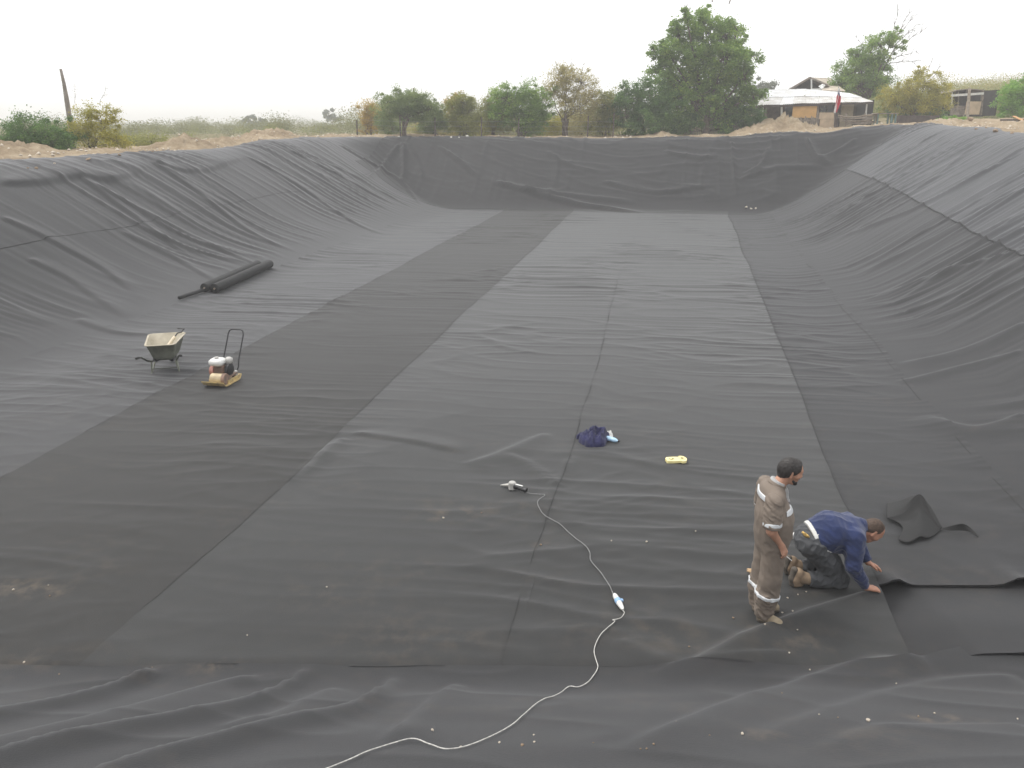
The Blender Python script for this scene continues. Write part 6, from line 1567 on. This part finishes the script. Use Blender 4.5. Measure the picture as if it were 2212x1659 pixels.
dcut = ((X_ - (wLf[0] - .01)) * u[0] + (Y_ - wLf[1]) * u[1] + (Z_ - (wLf[2] + .012)) * u[2]); near_ = (Y_ > .04) & (Z_ < .36) & (X_ > .5); Fz.D = np.where(near_, np.maximum(Fz.D, dcut), Fz.D).astype(np.float32)
Fz.plane((.565, 0, .66), (.8, 0, .25)) if False else None
place(Fz, 'fleece', M_fleece, kn)
Sc = SDF((.36, -.16, .50), (.68, .16, .80), .006); Sc.cap((.47, 0, .635), (.560, 0, .655), .095, .084, k=.02); Sc.plane((.562, 0, .655), (.9, 0, .25)).plane((.515, 0, .655), (-.9, 0, -.25)); place(Sc, 'fleece_collar', M_fleece, kn)
Sh = SDF((-.2, -.32, .28), (.35, .32, .76), .0075); Sh.cap((.04, 0, .525), (.2, 0, .58), .152, .160, k=.05, sc=(1, .80, 1)); folds3(Sh, .006, 12, 8, 57); Sh.plane((.095, 0, .50), (.92, 0, .30)).plane((.045, 0, .50), (-.92, 0, -.36)); place(Sh, 'undershirt', M_undershirt, kn)
T = SDF((-.20, -.34, -.01), (.56, .34, .70), .0085)
T.cap((.035, 0, .47), (.085, 0, .50), .150, .150, k=.05, sc=(1, .80, 1)).chain([hpR, (.21, -.11, .27), kR], [.135, .115, .088], k=.05).chain([hpL, (.22, .12, .27), kL], [.135, .115, .088], k=.05)
T.chain([kR, (.17, -.115, .09), (.035, -.115, .095)], [.086, .082, .074], k=.04).chain([kL, (.19, .13, .09), (.05, .125, .095)], [.086, .082, .074], k=.04)
folds3(T, .014, 9, 8, 61, axis_=0); T.plane((0, 0, .004), (0, 0, -1)).plane((.115, 0, .52), (.75, 0, .66)) if False else T.plane((0, 0, .004), (0, 0, -1))
X_, Y_, Z_ = T.full(); T.D = np.where((Z_ < .22), np.maximum(T.D, (.020 - X_)), T.D).astype(np.float32)
place(T, 'trousers', M_trous, kn)
mb = MB(); mb.box((.16, -.20, .47), (.07, .02, .045), Matrix.Rotation(R(-20), 3, 'Y'), .006); mb.build('phone_clip', M_tank, kn)
for yy, xo in ((-.115, 0), (.125, .02)):
    Sb = SDF((-.26, yy - .1, -.01), (.12, yy + .1, .30), .006)
    Sb.chain([(.035 + xo, yy, .09), (-.03 + xo, yy, .105), (-.085 + xo, yy, .15)], [.062, .056, .050], k=.03).chain([(-.10 + xo, yy, .175), (-.125 + xo, yy, .09), (-.115 + xo, yy, .04)], [.045, .044, .038], k=.03).cap((-.115 + xo, yy, .04), (-.06 + xo, yy, .030), .036, .028, k=.02)
    Sb.plane((0, 0, .004), (0, 0, -1)); bo = place(Sb, 'boot', M_suede2, kn)
    S2 = SDF((-.26, yy - .1, -.01), (.0, yy + .1, .30), .006); S2.chain([(-.14 + xo, yy, .20), (-.158 + xo, yy, .10), (-.145 + xo, yy, .035)], [.034, .030, .032], k=.02, sc=(1, .85, 1)); S2.plane((0, 0, .003), (0, 0, -1)); obj('sole', S2.mesh('sole'), bo, M_sole)

# ---- little things round the men
M_glove = simple('yellow_leather', (0.60, 0.40, 0.13), .8, var=.2, scale=18)
def glove(loc, rot, mat, label, s=1.0, name='glove'):
    root = empty(name, loc, 0, label, 'glove'); root.rotation_euler = rot
    S = SDF((-.12, -.09, -.04), (.20, .10, .06), .006); S.cap((-.07, 0, 0), (.02, 0, 0), .040, .042, k=.02, sc=(1, .85, 1.6))
    for i in range(4): S.cap((.02, -.034 + .022 * i, 0), (.085 - .01 * abs(i - 1.5), -.044 + .029 * i, .012 * (i % 2)), .014, .011, k=.012)
    S.cap((-.02, .03, 0), (.03, .075, .005), .015, .012, k=.012); o = place(S, 'hand_part', mat, root)
    S = SDF((-.16, -.09, -.04), (.0, .10, .06), .006); S.cap((-.11, 0, 0), (-.075, 0, 0), .050, .042, k=.02, sc=(1, .9, 1.6)); place(S, 'cuff', M_undershirt, root); root.scale = (s, s, s); return root
glove((KX - .045, KY - .09, kn.location.z + .58), (R(20), R(-38), R(170)), M_glove, 'yellow glove sticking out of the kneeling man\'s back pocket', .7)
p = hv(1626, 1251); glove((p.x, p.y, sz(p.x, p.y) + .03), (0, 0, R(165)), simple('tan_leather', (0.38, 0.26, 0.15), .8, var=.2, scale=18), 'tan leather glove with white cuff lying left of the standing man', .8)
p = hv(1713, 1171); o = crumple('paper_scrap', None, .055, .03, .035, 0, M_white_cloth, 22, None, 30); o.location = (p.x, p.y, sz(p.x, p.y)); o.rotation_euler = (0, 0, -.5); tag(o, 'white paper scrap lying behind the two men', 'paper')
a_, b_ = hv(1700, 1252), hv(1750, 1251); mb = MB(); mb.tube([(a_.x, a_.y, sz(a_.x, a_.y) + .012), (b_.x, b_.y, sz(b_.x, b_.y) + .012)], .008, 8); tag(mb.build('metal_rod', M_steel), 'thin grey metal rod on the sheet by the kneeling man\'s boot', 'rod')
# ------------------------------------------------------------------ haze
mb = MB().box((0, 790, 9.5), (3200, 2400, 23.0))
hz = bpy.data.materials.new('haze'); hz.use_nodes = True
nt = hz.node_tree; nt.nodes.clear()
ho = nt.nodes.new('ShaderNodeOutputMaterial'); hv = nt.nodes.new('ShaderNodeVolumePrincipled')
hv.inputs['Color'].default_value = (0.99, 0.99, 0.99, 1); hv.inputs['Density'].default_value = HAZE; hv.inputs['Anisotropy'].default_value = 0.0
nt.links.new(hv.outputs[0], ho.inputs['Volume'])
haze = tag(mb.build('haze', hz), 'thin pale haze over the whole site', kind='stuff')
